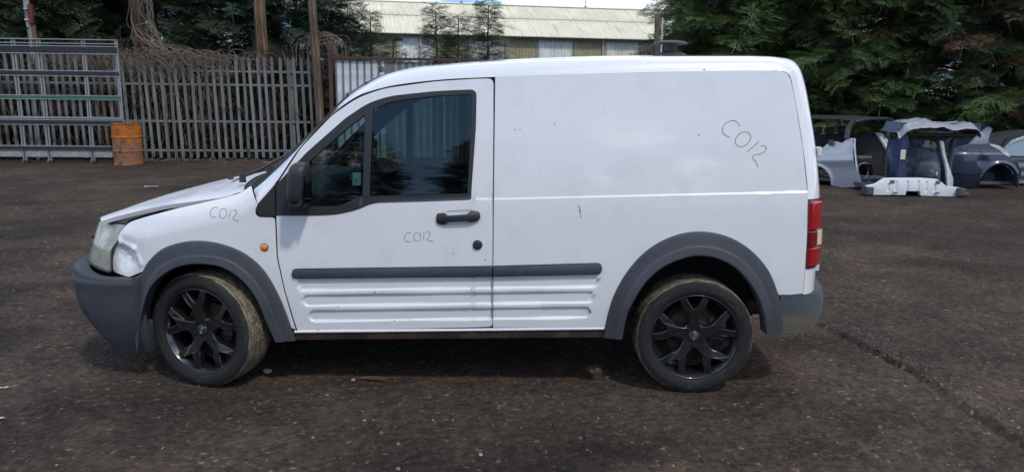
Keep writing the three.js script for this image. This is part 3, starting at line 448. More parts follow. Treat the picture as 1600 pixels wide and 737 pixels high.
// cabin
mesh('dashboard', merge([surf((u, v) => { const a = v * Math.PI * 0.62; return [-0.98 + 0.30 * Math.sin(a), 0.70 + 0.36 * Math.cos(a) + 0.02, (2 * u - 1) * 0.76]; }, 12, 14), box(0.36, 0.35, 1.5, -0.95, 0.75, 0, 0.05), box(0.14, 0.06, 0.5, -0.83, 1.05, -0.38, 0.03)]), trimGrey, van);
{ const w = part('steering_wheel', van); mesh('rim', new THREE.TorusGeometry(0.19, 0.017, 10, 40).rotateY(Math.PI / 2).rotateZ(0.45).translate(-0.60, 1.02, -0.38), blackMatt, w); mesh('boss', merge([new THREE.CylinderGeometry(0.07, 0.08, 0.05, 20).rotateZ(Math.PI / 2).rotateZ(0.45).translate(-0.61, 1.02, -0.38), bar([-0.60, 1.02, -0.56], [-0.60, 1.02, -0.20], 0.016), bar([-0.62, 1.01, -0.38], [-0.85, 0.90, -0.38], 0.03)]), blackMatt, w); }
for (const z of [0.38, -0.38]) { const s = part('seat', van); mesh('cushion', box(0.52, 0.16, 0.50, -0.22, 0.66, z, 0.06), seatCloth, s); mesh('backrest', box(0.15, 0.62, 0.48, 0, 0, 0, 0.06).rotateZ(-0.22).translate(0.10, 0.98, z), seatCloth, s); mesh('head_restraint', box(0.10, 0.19, 0.27, 0, 0, 0, 0.04).rotateZ(-0.2).translate(0.185, 1.39, z), seatCloth, s); for (const o of [-0.06, 0.06]) mesh('headrest_post', bar([0.15, 1.2, z + o], [0.18, 1.34, z + o], 0.006), std(0.4, 0.4, 0.4, 0.3, { metalness: 1 }), s); mesh('seat_base', box(0.46, 0.22, 0.44, -0.20, 0.49, z, 0.02), blackMatt, s); }
// shut-line backing: dark jambs behind the gaps
both('door_jamb', merge([sheet([[[0.20, 0.34], [0.26, 0.34], [0.26, 1.70], [0.20, 1.69]]], (x, y) => zProf(y) - 0.022, { edge: 0.05 }), sheet([[[-0.95, 0.34], [-0.86, 0.34], [-0.895, 0.6], [-0.893, 1.12], [-0.95, 1.10]]], (x, y) => zProf(y) - 0.024, { edge: 0.05 }), sheet([[[-0.97, 1.04], [-0.90, 1.10], [-0.775, 1.29], [-0.61, 1.465], [-0.34, 1.605], [0.22, 1.66], [0.24, 1.695], [-0.09, 1.679], [-0.36, 1.64], [-0.49, 1.592], [-0.63, 1.5], [-0.80, 1.326]]], (x, y) => zProf(y) - 0.022, { edge: 0.03 })]), blackMatt);
// roof vent, aerial
{
  const vnt = part('roof_vent', van), L = (pts) => new THREE.LatheGeometry(pts.map((p) => new THREE.Vector2(...p)), 40);
  mesh('vent_base', L([[0, 0.03], [0.055, 0.035], [0.065, 0.03], [0.10, 0.014], [0.14, 0.004], [0.142, -0.012], [0, -0.012]]).translate(1.300, 1.836, 0), std(0.04, 0.043, 0.05, 0.6), vnt);
  mesh('vent_neck', L([[0.046, 0], [0.040, 0.03], [0.046, 0.06]]).translate(1.292, 1.868, 0), std(0.04, 0.043, 0.05, 0.6), vnt);
  mesh('vent_cap', L([[0, 0.016], [0.05, 0.015], [0.09, 0.009], [0.104, 0.001], [0.104, -0.005], [0.09, -0.007], [0, -0.004]]).translate(1.288, 1.922, 0), std(0.04, 0.043, 0.05, 0.6), vnt);
  const ae = part('aerial', van); mesh('aerial_base', new THREE.CylinderGeometry(0.012, 0.022, 0.035, 16).rotateZ(0.3).translate(-0.49, 1.745, 0), blackPlastic, ae); mesh('aerial_mast', bar([-0.492, 1.75, 0], [-0.512, 1.845, 0], 0.005), blackPlastic, ae);
}
// marker-pen writing: C O 1 2
function writing(name, x0, y0, s, ang, zf, w) {
  const G = [], grp = part(name, van), ink = std(0.07, 0.07, 0.08, 0.6), strokes = [[[0.72, 0.92], [0.5, 1.0], [0.25, 0.9], [0.06, 0.62], [0.04, 0.3], [0.2, 0.06], [0.45, 0.0], [0.74, 0.10]],
    [[1.35, 0.98], [1.1, 0.8], [1.0, 0.45], [1.12, 0.1], [1.4, 0.02], [1.66, 0.22], [1.72, 0.6], [1.58, 0.92], [1.30, 0.97]], [[2.12, 1.0], [2.08, 0.6], [2.0, 0.08]], [[2.36, 0.86], [2.52, 1.02], [2.72, 0.96], [2.74, 0.72], [2.60, 0.46], [2.42, 0.2], [2.5, 0.06], [2.75, 0.02], [3.05, -0.10]]];
  for (const sk of strokes) {
    const pts = new THREE.CatmullRomCurve3(sk.map((p) => V3(p[0], p[1], 0))).getPoints(26).map((p) => { const X = p.x * s, Y = p.y * s; return [x0 + X * Math.cos(ang) - Y * Math.sin(ang), y0 + X * Math.sin(ang) + Y * Math.cos(ang)]; });
    G.push(surf((u, v) => { const k = v * (pts.length - 1), i = Math.min(pts.length - 2, Math.floor(k)), f = k - i, x = lerp(pts[i][0], pts[i + 1][0], f), y = lerp(pts[i][1], pts[i + 1][1], f), dx = pts[i + 1][0] - pts[i][0], dy = pts[i + 1][1] - pts[i][1], l = Math.hypot(dx, dy) || 1, o = (u - 0.5) * w * (0.75 + 0.5 * n2(v * 9, x0 * 7)); const X = x - dy / l * o, Y = y + dx / l * o; return [X, Y, zf(X, Y) + 0.0012]; }, 1, 52));
  }
  for (const g of G) mesh('letter', g, ink, grp); return grp;
}
writing('marker_writing', -1.268, 0.955, 0.052, -0.12, zWing, 0.0024).userData.label = 'handwritten marker letters CO12 on the front wing';
writing('marker_writing', -0.238, 0.832, 0.050, 0.06, zSide, 0.0023).userData.label = 'handwritten marker letters CO12 on the door';
writing('marker_writing', 1.405, 1.437, 0.092, -0.70, zSide, 0.0026).userData.label = 'slanting handwritten marker letters CO12 on the load bay';
// small scuffs and stone chips in the white paint
{ const G = [], r = rng(9); const chip = (x, y, a, b, rot) => { const loop = []; for (let i = 0; i < 9; i++) { const t = i / 9 * 6.283, q = 0.7 + 0.6 * r(); const X = a * q * Math.cos(t), Y = b * q * Math.sin(t); loop.push([x + X * Math.cos(rot) - Y * Math.sin(rot), y + X * Math.sin(rot) + Y * Math.cos(rot)]); } G.push(sheet([loop], (X, Y) => zSide(X, Y) + 0.0011, { edge: 0, dx: 0.01, dy: 0.01 })); };
  for (const [x, y, a, b, t] of [[0.34, 1.425, 0.004, 0.003, 0], [0.365, 1.43, 0.003, 0.003, 0], [0.545, 1.46, 0.0045, 0.003, 1], [0.56, 1.475, 0.002, 0.002, 0], [0.43, 1.53, 0.003, 0.002, 0], [0.63, 1.60, 0.004, 0.0015, 0], [1.30, 1.41, 0.004, 0.004, 0], [1.25, 1.66, 0.002, 0.002, 0], [0.686, 1.01, 0.003, 0.018, 0.1], [0.678, 1.035, 0.003, 0.007, 0.2], [0.69, 0.98, 0.002, 0.006, 0], [1.32, 1.745, 0.006, 0.003, 0], [0.02, 0.775, 0.006, 0.002, 0.8], [0.19, 0.74, 0.004, 0.003, 0], [-0.40, 0.555, 0.006, 0.003, 0], [-0.36, 0.56, 0.003, 0.002, 0], [-0.02, 0.585, 0.003, 0.002, 0], [-0.60, 0.47, 0.003, 0.004, 0], [-0.35, 0.375, 0.004, 0.003, 0], [-0.30, 0.395, 0.003, 0.003, 0], [-0.72, 0.335, 0.008, 0.003, 0], [0.748, 0.475, 0.004, 0.012, 0.4], [0.757, 0.46, 0.006, 0.008, 0], [-0.913, 0.83, 0.002, 0.01, 0], [-0.22, 0.40, 0.003, 0.002, 0]]) chip(x, y, a, b, t);
  const cm = std(0.17, 0.16, 0.155, 0.8); for (const g of G) mesh('paint_chip', g, cm, van); }
// wheels
const tyreTex = tex(1024, 256, (u, v) => { // v runs from inner bead over the tread to the outer bead
  const n = fbm(u * 40, v * 10, 4), nn = fbm(u * 12 + 3, v * 5, 4), t = Math.abs(v - 0.5), edge = 0.235 + 0.05 * (n - 0.5) + 0.05 * (nn - 0.5), mud = 1 - sstep(t, edge - 0.012, edge + 0.012), smear = 0.16 * sstep(fbm(u * 18, v * 22, 4), 0.54, 0.72);
  const m = clamp(mud * (0.82 + 0.3 * (n - 0.5)) + smear, 0, 1), g = 0.75 + 0.5 * (fbm(u * 120, v * 30, 2) - 0.5); return [lerp(0.145, 0.66, m) * g, lerp(0.145, 0.60, m) * g, lerp(0.15, 0.49, m) * g]; });
const tyreBump = tex(1024, 256, (u, v) => { const t = Math.abs(v - 0.5); let h = 0.8; if (t < 0.19) { const q = (u * 84 + (v > 0.5 ? 1 : -1) * (v - 0.5) * 16) % 1; h = (((q + 1) % 1) < 0.2 ? 0.15 : 0.8); for (const c of [0.06, 0.125]) if (Math.abs(t - c) < 0.010) h = 0.05; } else if (t > 0.30 && t < 0.40) h = 0.7 + 0.1 * (n2(u * 260, v * 40) > 0.6 ? 1 : 0); return h; }, false);
const tyreMat = std(1, 1, 1, 0.85, { map: tyreTex, bumpMap: tyreBump, bumpScale: 0.006 });
const rimMat = phy(0.012, 0.012, 0.014, 0.34, { map: mottle, bumpMap: grainTex, bumpScale: 0.0005, clearcoat: 1, clearcoatRoughness: 0.12 });
const discMat = std(0.075, 0.048, 0.034, 0.8, { map: mottle, metalness: 0.3 });
function wheel(x, z, steer, spin) {
  const w = part('wheel', van); w.position.set(x, 0.320, z); w.rotation.y = steer;
  const prof = [[0.232, -0.092], [0.245, -0.104], [0.268, -0.112], [0.292, -0.110], [0.309, -0.100], [0.317, -0.090], [0.3200, -0.078], [0.3215, -0.04], [0.322, 0], [0.3215, 0.04], [0.3200, 0.078], [0.317, 0.090], [0.309, 0.100], [0.292, 0.110], [0.268, 0.112], [0.245, 0.104], [0.232, 0.092]];
  const pc = new THREE.CatmullRomCurve3(prof.map((p) => V3(p[0], p[1], 0))).getPoints(60).map((p) => new THREE.Vector2(p.x, p.y));
  const tg = new THREE.LatheGeometry(pc, 128).rotateX(Math.PI / 2); { const p = tg.attributes.position; for (let i = 0; i < p.count; i++) if (p.getY(i) < -0.317) p.setY(i, -0.317 - (p.getY(i) + 0.317) * 0); }
  mesh('tyre', tg, tyreMat, w);
  const L = (pts) => new THREE.LatheGeometry(pts.map((p) => new THREE.Vector2(...p)), 96).rotateX(Math.PI / 2);
  mesh('rim_barrel', L([[0.238, 0.090], [0.2395, 0.097], [0.236, 0.1005], [0.231, 0.099], [0.228, 0.091], [0.222, 0.083], [0.213, 0.070], [0.207, 0.04], [0.204, -0.03], [0.214, -0.07], [0.232, -0.092]]), rimMat, w);
  const sp = [], spokeShape = new THREE.Shape(roundPoly([[-0.036, 0.035, 0], [-0.025, 0.085, 0.02], [-0.025, 0.112, 0.02], [-0.056, 0.162, 0.02], [-0.077, 0.2085, 0], [-0.047, 0.2178, 0], [-0.027, 0.180, 0.02], [0, 0.145, 0.02], [0.027, 0.180, 0.02], [0.047, 0.2178, 0], [0.077, 0.2085, 0], [0.056, 0.162, 0.02], [0.025, 0.112, 0.02], [0.025, 0.085, 0.02], [0.036, 0.035, 0]], 0.01, 4).map((p) => new THREE.Vector2(...p)));
  for (let i = 0; i < 5; i++) {
    let g = new THREE.ExtrudeGeometry(spokeShape, { depth: 0.03, bevelEnabled: true, bevelThickness: 0.009, bevelSize: 0.005, bevelSegments: 3, curveSegments: 4 });
    const p = g.attributes.position; for (let k = 0; k < p.count; k++) { const r = Math.hypot(p.getX(k), p.getY(k)); p.setZ(k, p.getZ(k) + 0.044 + 0.012 * sstep(r, 0.05, 0.2) - 0.018 * Math.pow(Math.abs(p.getX(k)) / 0.06, 2) * (r < 0.14 ? 1 : 0.25)); } g.computeVertexNormals();
    mesh('spoke', g.rotateZ(spin + i * Math.PI * 0.4), rimMat, w);
  }
  const nuts = []; for (let i = 0; i < 5; i++) { const a = spin + Math.PI * (0.4 * i + 0.5 + 0.2) , g = new THREE.CylinderGeometry(0.0095, 0.0105, 0.022, 6).rotateX(Math.PI / 2).translate(0.054 * Math.cos(a), 0.054 * Math.sin(a), 0.080); mesh('wheel_nut', g, std(0.05, 0.05, 0.055, 0.35, { metalness: 0.7 }), w); }
  mesh('hub', L([[0.0, 0.078], [0.034, 0.078], [0.040, 0.074], [0.066, 0.072], [0.076, 0.064], [0.078, 0.03]]), rimMat, w);
  mesh('centre_cap', L([[0, 0.0865], [0.02, 0.086], [0.029, 0.083], [0.031, 0.076]]), std(0.03, 0.032, 0.036, 0.3), w);
  mesh('cap_emblem', new THREE.TorusGeometry(0.017, 0.0016, 8, 32).scale(1, 0.5, 0.8).rotateZ(spin * 1.0 + 1.1).translate(0, 0, 0.0875), std(0.55, 0.56, 0.58, 0.3, { metalness: 0.8 }), w);
  mesh('cap_script', tube([[-0.012, -0.002, 0], [-0.008, 0.003, 0], [-0.005, -0.002, 0], [-0.001, 0.002, 0], [0.003, -0.002, 0], [0.007, 0.002, 0], [0.012, -0.001, 0]], 0.0008, 30, 5).rotateZ(spin + 1.1).translate(0, 0, 0.0872), std(0.55, 0.56, 0.58, 0.3, { metalness: 0.8 }), w);
  mesh('brake_disc', L([[0.04, 0.022], [0.075, 0.022], [0.08, 0.012], [0.142, 0.012], [0.143, -0.008], [0.05, -0.008]]), discMat, w);
  mesh('brake_caliper', box(0.07, 0.13, 0.07, 0.125, 0.03, 0.0, 0.015), std(0.06, 0.055, 0.05, 0.8), w);
  mesh('back_plate', L([[0.0, -0.03], [0.155, -0.03], [0.16, -0.02]]), blackMatt, w);
  return w;
}
const th = THREE.MathUtils.degToRad(17);
wheel(-1.334, 0.762, -th, 0.16); wheel(1.332, 0.762, 0, 0.05);
{ const a = wheel(-1.334, -0.762, Math.PI - th, 0.5), b = wheel(1.332, -0.762, Math.PI, 0.9); }
// ---------------------------------------------------------------- conifers
function sprayGeometry(seed, n, sparse) {       // one flat, drooping spray of scale leaves, about 1 m long
  const r = rng(seed), pos = [], nor = [];
  const axis = (t) => V3(t, -0.22 * t * t, 0);
  const tri = (a, b, c) => { const N = b.clone().sub(a).cross(c.clone().sub(a)).normalize(); if (N.y < 0) N.negate(); N.add(V3((r() - 0.5) * 0.9, 0.5, (r() - 0.5) * 0.9)).normalize(); for (const p of [a, b, c]) { pos.push(p.x, p.y, p.z); nor.push(N.x, N.y, N.z); } };
  const blade = (p, d, l, w) => { const s = V3(-d.z, 0, d.x).normalize().multiplyScalar(w), e = p.clone().addScaledVector(d, l); e.y -= 0.22 * l * l * 3; const m = p.clone().lerp(e, 0.42); tri(p, m.clone().add(s), e); tri(p, e, m.clone().sub(s)); };
  for (let i = 0; i < n; i++) {
    const t = 0.10 + 0.86 * i / (n - 1), sd = i % 2 ? 1 : -1, p = axis(t), L = (0.40 * Math.sin(Math.PI * Math.min(1, 0.22 + 0.8 * (1 - t))) + 0.07) * (0.75 + 0.5 * r());
    const a = sd * (0.75 + 0.35 * r()), d = V3(Math.cos(a), (r() - 0.35) * 0.35, Math.sin(a)).normalize();
    blade(p, d, L, 0.016);
    const m = Math.max(2, Math.round(L * (sparse ? 11 : 15)));
    for (let k = 1; k <= m; k++) { const q = p.clone().addScaledVector(d, L * k / (m + 0.6)); q.y -= 0.66 * Math.pow(L * k / m, 2) * 0.6; for (const s2 of [-1, 1]) { const b = a + s2 * (0.55 + 0.35 * r()); blade(q, V3(Math.cos(b), (r() - 0.45) * 0.5, Math.sin(b)).normalize(), (0.13 * (1 - 0.55 * k / m) + 0.035) * (0.7 + 0.6 * r()), 0.0135); } }
  }
  blade(axis(0), V3(1, -0.1, 0).normalize(), 1.02, 0.013); blade(axis(0.85), V3(1, -0.3, 0).normalize(), 0.2, 0.03);
  const g = new THREE.BufferGeometry(); g.setAttribute('position', new THREE.Float32BufferAttribute(pos, 3)); g.setAttribute('normal', new THREE.Float32BufferAttribute(nor, 3)); return g;
}
const sprays = [sprayGeometry(3, 15), sprayGeometry(8, 13), sprayGeometry(21, 12, true)];
const leafMat = phy(1, 1, 1, 0.75, { transmission: 0.25, thickness: 0, specularIntensity: 0.5 });
const barkTex = tex(256, 512, (u, v) => { const a = fbm(u * 14, v * 5, 5), b = fbm(u * 40, v * 30, 3), k = 0.40 + 0.5 * (a - 0.5) + 0.25 * (b - 0.5); return [k * 1.0, k * 0.88, k * 0.78]; });
const bark = std(0.8, 0.8, 0.8, 0.95, { map: barkTex, bumpMap: grainTex, bumpScale: 0.02 });
function limb(pts, r0, r1, seg = 10, rad = 7) { const c = new THREE.CatmullRomCurve3(pts.map((p) => V3(...p))); const g = new THREE.TubeGeometry(c, seg, 1, rad); const p = g.attributes.position; for (let i = 0; i <= seg; i++) { const o = c.getPoint(i / seg), r = lerp(r0, r1, i / seg); for (let j = 0; j <= rad; j++) { const k = i * (rad + 1) + j, v = V3().fromBufferAttribute(p, k).sub(o).multiplyScalar(r).add(o); p.setXYZ(k, v.x, v.y, v.z); } } return g; }
// bare: share of each branch next to the trunk that carries no sprays (placement only; every spray draws its colour from one range)
function conifer(name, x, z, H, R, seed, label, group, o = {}) {
  const { base = 0.15, branches = 150, per = 9, size = 0.55, tone = [0.045, 0.075, 0.028], bright = 1, droop = 0.1, dead = 0.02, power = 0.75, bare = 0.3, rise = 0.3, colMix = 0.35, variant = null } = o;
  const t = thing(name, label, 'tree', [x, 0, z], 0, group), r = rng(seed);
  const lean = (r() - 0.5) * 0.2; mesh('trunk', limb([[0, 0, 0], [lean * 0.3, H * 0.4, 0.05], [lean, H * 0.97, 0]], R * 0.045 + 0.02, 0.012, 14, 9), bark, t);
  const lists = sprays.map(() => []), bl = []; const c = new THREE.Color(), up = V3(0, 1, 0);
  for (let i = 0; i < branches; i++) {
    const f = base + (1 - base) * Math.pow((i + r()) / branches, 0.9), y = H * f, az = i * 2.39996 + (r() - 0.5) * 1.1, prof = Math.pow(Math.max(0, 1 - f), power) * (f < base + 0.12 ? 0.8 : 1), L = R * (prof * (0.72 + 0.55 * r() * r() + 0.25 * (fbm(az * 0.8 + 9, f * 5 + seed, 2) - 0.4)) + 0.05);
    const dir = V3(Math.cos(az), 0, Math.sin(az)), tone0 = 0.65 + 0.7 * r(), isDead = r() < dead;
    const at = (s) => dir.clone().multiplyScalar(L * s).add(V3(lean * f, y + L * (rise * s - droop * s * s * 2.2), 0));
    if (i % 3 === 0) bl.push(limb([at(0).toArray(), at(0.5).toArray(), at(0.92).toArray()], 0.012 + L * 0.012, 0.004, 4, 4));
    const nS = Math.max(3, Math.round(per * (0.45 + 0.55 * L / R)));
    for (let k = 0; k < nS; k++) {
      const s = bare + (1 - bare) * Math.pow((k + 0.6 * r()) / nS, 0.8), p = at(Math.min(1, s)), sd = k === nS - 1 ? 0 : (k % 2 ? 1 : -1), a2 = az + sd * (0.5 + 0.5 * r()) + (r() - 0.5) * 0.3, sc = size * (0.6 + 0.7 * r()) * (0.65 + 0.35 * Math.min(1, L / (R * 0.6)));
      p.y += (r() - 0.5) * 0.12 * R * 0.3;
      const m = M4().makeRotationFromEuler(new THREE.Euler((r() - 0.5) * 1.3, -a2, (rise * 0.5 - droop * 1.2) + (r() - 0.5) * 0.7, 'YZX')); m.scale(V3(sc, sc, sc)); m.setPosition(p);
      let q = bright * tone0 * (0.8 + 0.4 * r()), cr = tone[0] * q, cg = tone[1] * q, cb = tone[2] * q; const yel = colMix * r() * r(); cr += 0.05 * yel; cg += 0.055 * yel; if (isDead) { cr = 0.14 * q; cg = 0.085 * q; cb = 0.045 * q; }
      lists[variant ?? Math.floor(r() * 3)].push([m, cr, cg, cb]);
    }
  }
  if (bl.length) mesh('limbs', merge(bl), bark, t).userData.kind = 'stuff';
  lists.forEach((l, v) => { if (!l.length) return; const im = new THREE.InstancedMesh(sprays[v], leafMat, l.length); im.name = 'crown'; l.forEach(([m, a, b, d], i) => { im.setMatrixAt(i, m); im.setColorAt(i, c.setRGB(a, b, d)); }); im.castShadow = im.receiveShadow = true; im.userData.kind = 'stuff'; t.add(im); });
  return t;
}
// ---------------------------------------------------------------- yard edge: fence, sheet wall, rack, drum, poles
const galv = std(0.30, 0.32, 0.31, 0.6, { map: mottle, metalness: 0.25 });
const galvs = [[0.185, 0.20, 0.195], [0.205, 0.22, 0.215], [0.23, 0.245, 0.235], [0.17, 0.165, 0.145], [0.15, 0.14, 0.12]].map((c) => std(...c, 0.68, { map: mottle, metalness: 0.1 }));
const redOxide = std(0.085, 0.036, 0.03, 0.8, { map: mottle });
const ends = [[-13.2, -11.70], [-3.95, -12.62]], fdx = ends[1][0] - ends[0][0], fdz = ends[1][1] - ends[0][1], flen = Math.hypot(fdx, fdz);
{
  const f = thing('palisade_fence', 'grey galvanised palisade fence with pointed pales, overgrown with dry creeper', 'fence', [ends[0][0], 0, ends[0][1]], -Math.atan2(fdz, fdx));
  // W-section pale with a three-pointed head
  const sec = [[-0.034, 0], [-0.022, 0.016], [-0.008, 0.004], [0.008, 0.004], [0.022, 0.016], [0.034, 0]], Hh = 2.32;
  const paleG = surf((u, v) => { const k = u * 5, i = Math.min(4, Math.floor(k)), t = k - i, x = lerp(sec[i][0], sec[i + 1][0], t), z = lerp(sec[i][1], sec[i + 1][1], t); const topH = Hh - Math.abs(x) * 1.6 - 0.0; if (v < 0.9) return [x, 0.06 + (Hh - 0.14) * (v / 0.9), z]; const q = (v - 0.9) / 0.1; return [x * (1 - 0.75 * q), lerp(Hh - 0.08, topH, q), z]; }, 5, 10);
  const r = rng(31); let n = 0;
  for (let x = 0.08; x < flen - 0.05; x += 0.158) { const p = mesh('pale', paleG, galvs[Math.floor(r() * 5)], f); p.position.set(x + (r() - 0.5) * 0.012, (r() - 0.5) * 0.02, 0.03); p.rotation.z = 0.022 + (r() - 0.5) * 0.03; n++; }
  for (const y of [0.22, 0.86, 1.66]) mesh('rail', box(flen, 0.05, 0.03, flen / 2, y, 0, 0.006), galvs[1], f); mesh('rail', box(flen * 0.3, 0.045, 0.03, flen * 0.85, 1.95, 0, 0.006), galvs[1], f);
  for (let x = 0.4; x < flen; x += 2.75) mesh('post', box(0.06, 2.2, 0.08, x, 1.1, -0.06, 0.006), galvs[1], f);
}
// dry creeper hung over the fence and up the dead trunk
{
  const r = rng(616), G = [], fx = (s) => [ends[0][0] + fdx * s, ends[0][1] + fdz * s];
  const strand = (pts, rad) => { const c = new THREE.CatmullRomCurve3(pts.map((p) => V3(...p))); G.push(new THREE.TubeGeometry(c, Math.max(5, pts.length * 3), rad, 3)); };
  const wob = (p, k) => [p[0] + k * (r() - 0.5), p[1] + k * (r() - 0.5), p[2] + k * 0.5 * (r() - 0.5)];
  for (let i = 0; i < 260; i++) {          // curtain
    const s = clamp(0.62 + 0.20 * (r() + r() + r() - 1.5) + (r() < 0.3 ? -0.34 * r() : 0), 0.02, 0.93), [x, z] = fx(s), y0 = 2.24 + 0.18 * r() - 0.25 * Math.abs(s - 0.62), l = 0.25 + 1.5 * Math.pow(r(), 2.6), zz = z + (r() < 0.55 ? 0.06 + 0.07 * r() : -0.14 * r()), n = 4 + Math.floor(l * 4), dx = (r() - 0.5) * 0.7; const P = [[x - 0.12 * dx, y0 - 0.12, zz - 0.12]];
    for (let k = 0; k <= n; k++) { const t = k / n; P.push(wob([x + dx * t + 0.05 * Math.sin(t * 7 + i), Math.max(0.04, y0 - l * t * (0.25 + 0.75 * t)), zz], 0.10)); } strand(P, 0.0028 + 0.0035 * r());
  }
  for (let i = 0; i < 150; i++) {          // a tangle along the top: wandering stems
    const s = clamp(0.64 + 0.16 * (r() + r() - 1) + (r() < 0.2 ? 0.14 : 0), 0.05, 0.95), [x, z] = fx(s); let a = r() * 6.28, k = (r() - 0.5) * 1.1, px = x, py = 2.08 + 0.24 * r(), pz = z + 0.03 + 0.09 * r(); const P = [];
    for (let q = 0; q < 8; q++) { P.push([px, py, pz]); a += k + (r() - 0.5) * 0.7; px += 0.085 * Math.cos(a); py = clamp(py + 0.055 * Math.sin(a) - 0.012 * q * r(), 1.55, 2.42); pz += (r() - 0.5) * 0.05; } strand(P, 0.0026 + 0.003 * r());
  }
  for (let i = 0; i < 520; i++) {          // brush at the back and foot
    const s = 0.04 + 0.9 * r(), [x, z] = fx(s), y = 0.05 + 1.9 * r() * r(), h = 0.2 + 1.3 * r(), dx = (r() - 0.5) * 0.7; strand([0, 0.25, 0.5, 0.75, 1].map((t) => wob([x + dx * t * t, Math.min(2.35, y + h * t), z - 0.10 - 0.2 * r()], 0.14)), 0.003 + 0.004 * r());
  }
  for (let i = 0; i < 24; i++) { const a = r() * 6.28, R = 0.16 + 0.28 * r(), y0 = 2.1 + 0.4 * r(), y1 = y0 + 0.5 + 1.4 * r(), tw = (r() - 0.5) * 2.5; const P = [0, 0.2, 0.4, 0.6, 0.8, 1].map((t) => wob([-8.16 + R * (1 - 0.5 * t) * Math.cos(a + tw * t) + 0.12 * (r() - 0.5), lerp(y0, y1, t), -13.2 + R * (1 - 0.5 * t) * Math.sin(a + tw * t)], 0.16)); strand(P, 0.004 + 0.006 * r()); }
  for (let i = 0; i < 12; i++) { const x0 = -8.1 + 0.4 * (r() - 0.5), y0 = 2.5 + 0.5 * r(), x1 = x0 + 0.6 + 1.8 * r(); strand([0, 0.2, 0.4, 0.6, 0.8, 1].map((t) => wob([lerp(x0, x1, t), lerp(y0, 2.26, Math.pow(t, 0.6)), lerp(-13.1, -12.15 - 0.1 * (x1 + 8), t)], 0.16)), 0.004 + 0.004 * r()); }
  for (let i = 0; i < 60; i++) { const a = r() * 6.28, R = 0.2 + 0.45 * r(), x = -4.05, y = 2.55 + 0.3 * r(), z = -13.0; strand([[x, y, z], [x + R * 0.5 * Math.cos(a), y + 0.08 * r(), z + 0.3 * R * Math.sin(a)], [x + R * Math.cos(a), y - 0.25 * r(), z + 0.5 * R * Math.sin(a)], [x + R * 1.1 * Math.cos(a), y - 0.3 - 0.35 * r(), z + 0.5 * R * Math.sin(a)]], 0.003 + 0.003 * r()); }
  tag(top('dry_creeper', merge(G), std(0.20, 0.155, 0.118, 0.95)), 'brown dry creeper stems hanging over the palisade fence', 'creeper', null, 'stuff');
}
// leaf litter and bits at the foot of the fence
{
  const r = rng(52), G = []; for (let i = 0; i < 260; i++) { const x = -8.2 + 5.5 * r(), z = -12.0 - 0.11 * (x + 10) + 0.35 * r(), l = 0.04 + 0.2 * r() * r(), a = r() * 6.28; G.push(bar([x, 0.012, z], [x + l * Math.cos(a), 0.012 + 0.06 * r(), z + l * Math.sin(a)], 0.004 + 0.006 * r(), 4)); }
  tag(top('twig_litter', merge(G), std(0.16, 0.12, 0.085, 0.95)), 'broken twigs lying along the foot of the fence', 'twigs', null, 'stuff');
}
// sheet wall in a rusty frame
{
  const A = [-3.70, -12.45], B = [4.6, -14.55], dx = B[0] - A[0], dz = B[1] - A[1], L = Math.hypot(dx, dz);
  const w = thing('sheet_wall', 'corrugated grey and white sheet wall in a rusty brown frame with spikes', 'wall', [A[0], 0, A[1]], -Math.atan2(dz, dx));
  const white = std(0.74, 0.75, 0.76, 0.55, { map: mottle }), pale = std(0.40, 0.415, 0.42, 0.6, { map: mottle }), dark = std(0.085, 0.092, 0.10, 0.65, { map: mottle }), midg = std(0.20, 0.21, 0.22, 0.6, { map: mottle });
  for (let s = 0; s < 4; s++) { const x0 = 0.10 + s * 2.1, x1 = Math.min(L - 0.05, x0 + 2.1); mesh('backing_sheet', box(x1 - x0 - 0.004, 2.16, 0.02, (x0 + x1) / 2, 1.13, -0.035), s ? dark : midg, w); }
  const rib = (wd) => { const sh = new THREE.Shape(); sh.moveTo(-wd / 2 - 0.010, 0); sh.lineTo(-wd / 2, 0.032); sh.lineTo(wd / 2, 0.032); sh.lineTo(wd / 2 + 0.010, 0); sh.lineTo(-wd / 2 - 0.010, 0); return new THREE.ExtrudeGeometry(sh, { depth: 2.15, bevelEnabled: false }).rotateX(-Math.PI / 2).translate(0, 0.06, 0); };
  const wide = rib(0.082), thin = rib(0.040), r = rng(4);
  for (let k = 0, x = 0.19; x < L - 0.1; x += 0.1555, k++) { const wd = k < 7; const m = mesh('rib', wd ? wide : thin, wd ? white : (r() < 0.65 ? pale : midg), w); m.position.set(x, 0, -0.024); }
  mesh('frame_post', box(0.09, 2.45, 0.09, 0.0, 1.225, 0.01, 0.006), redOxide, w); for (const x of [2.93, 3.02, L]) mesh('frame_post', box(0.07, 2.40, 0.07, x, 1.20, 0.02, 0.006), redOxide, w);
  mesh('top_rail', box(L, 0.055, 0.07, L / 2, 2.275, 0.015, 0.006), redOxide, w); mesh('bottom_rail', box(L, 0.06, 0.06, L / 2, 0.05, 0.015, 0.006), redOxide, w);
  const spike = new THREE.ConeGeometry(0.022, 0.085, 4).translate(0, 2.34, 0); for (let x = 0.2; x < L; x += 0.29) mesh('spike', spike, redOxide, w).position.set(x, 0, -0.01);
}
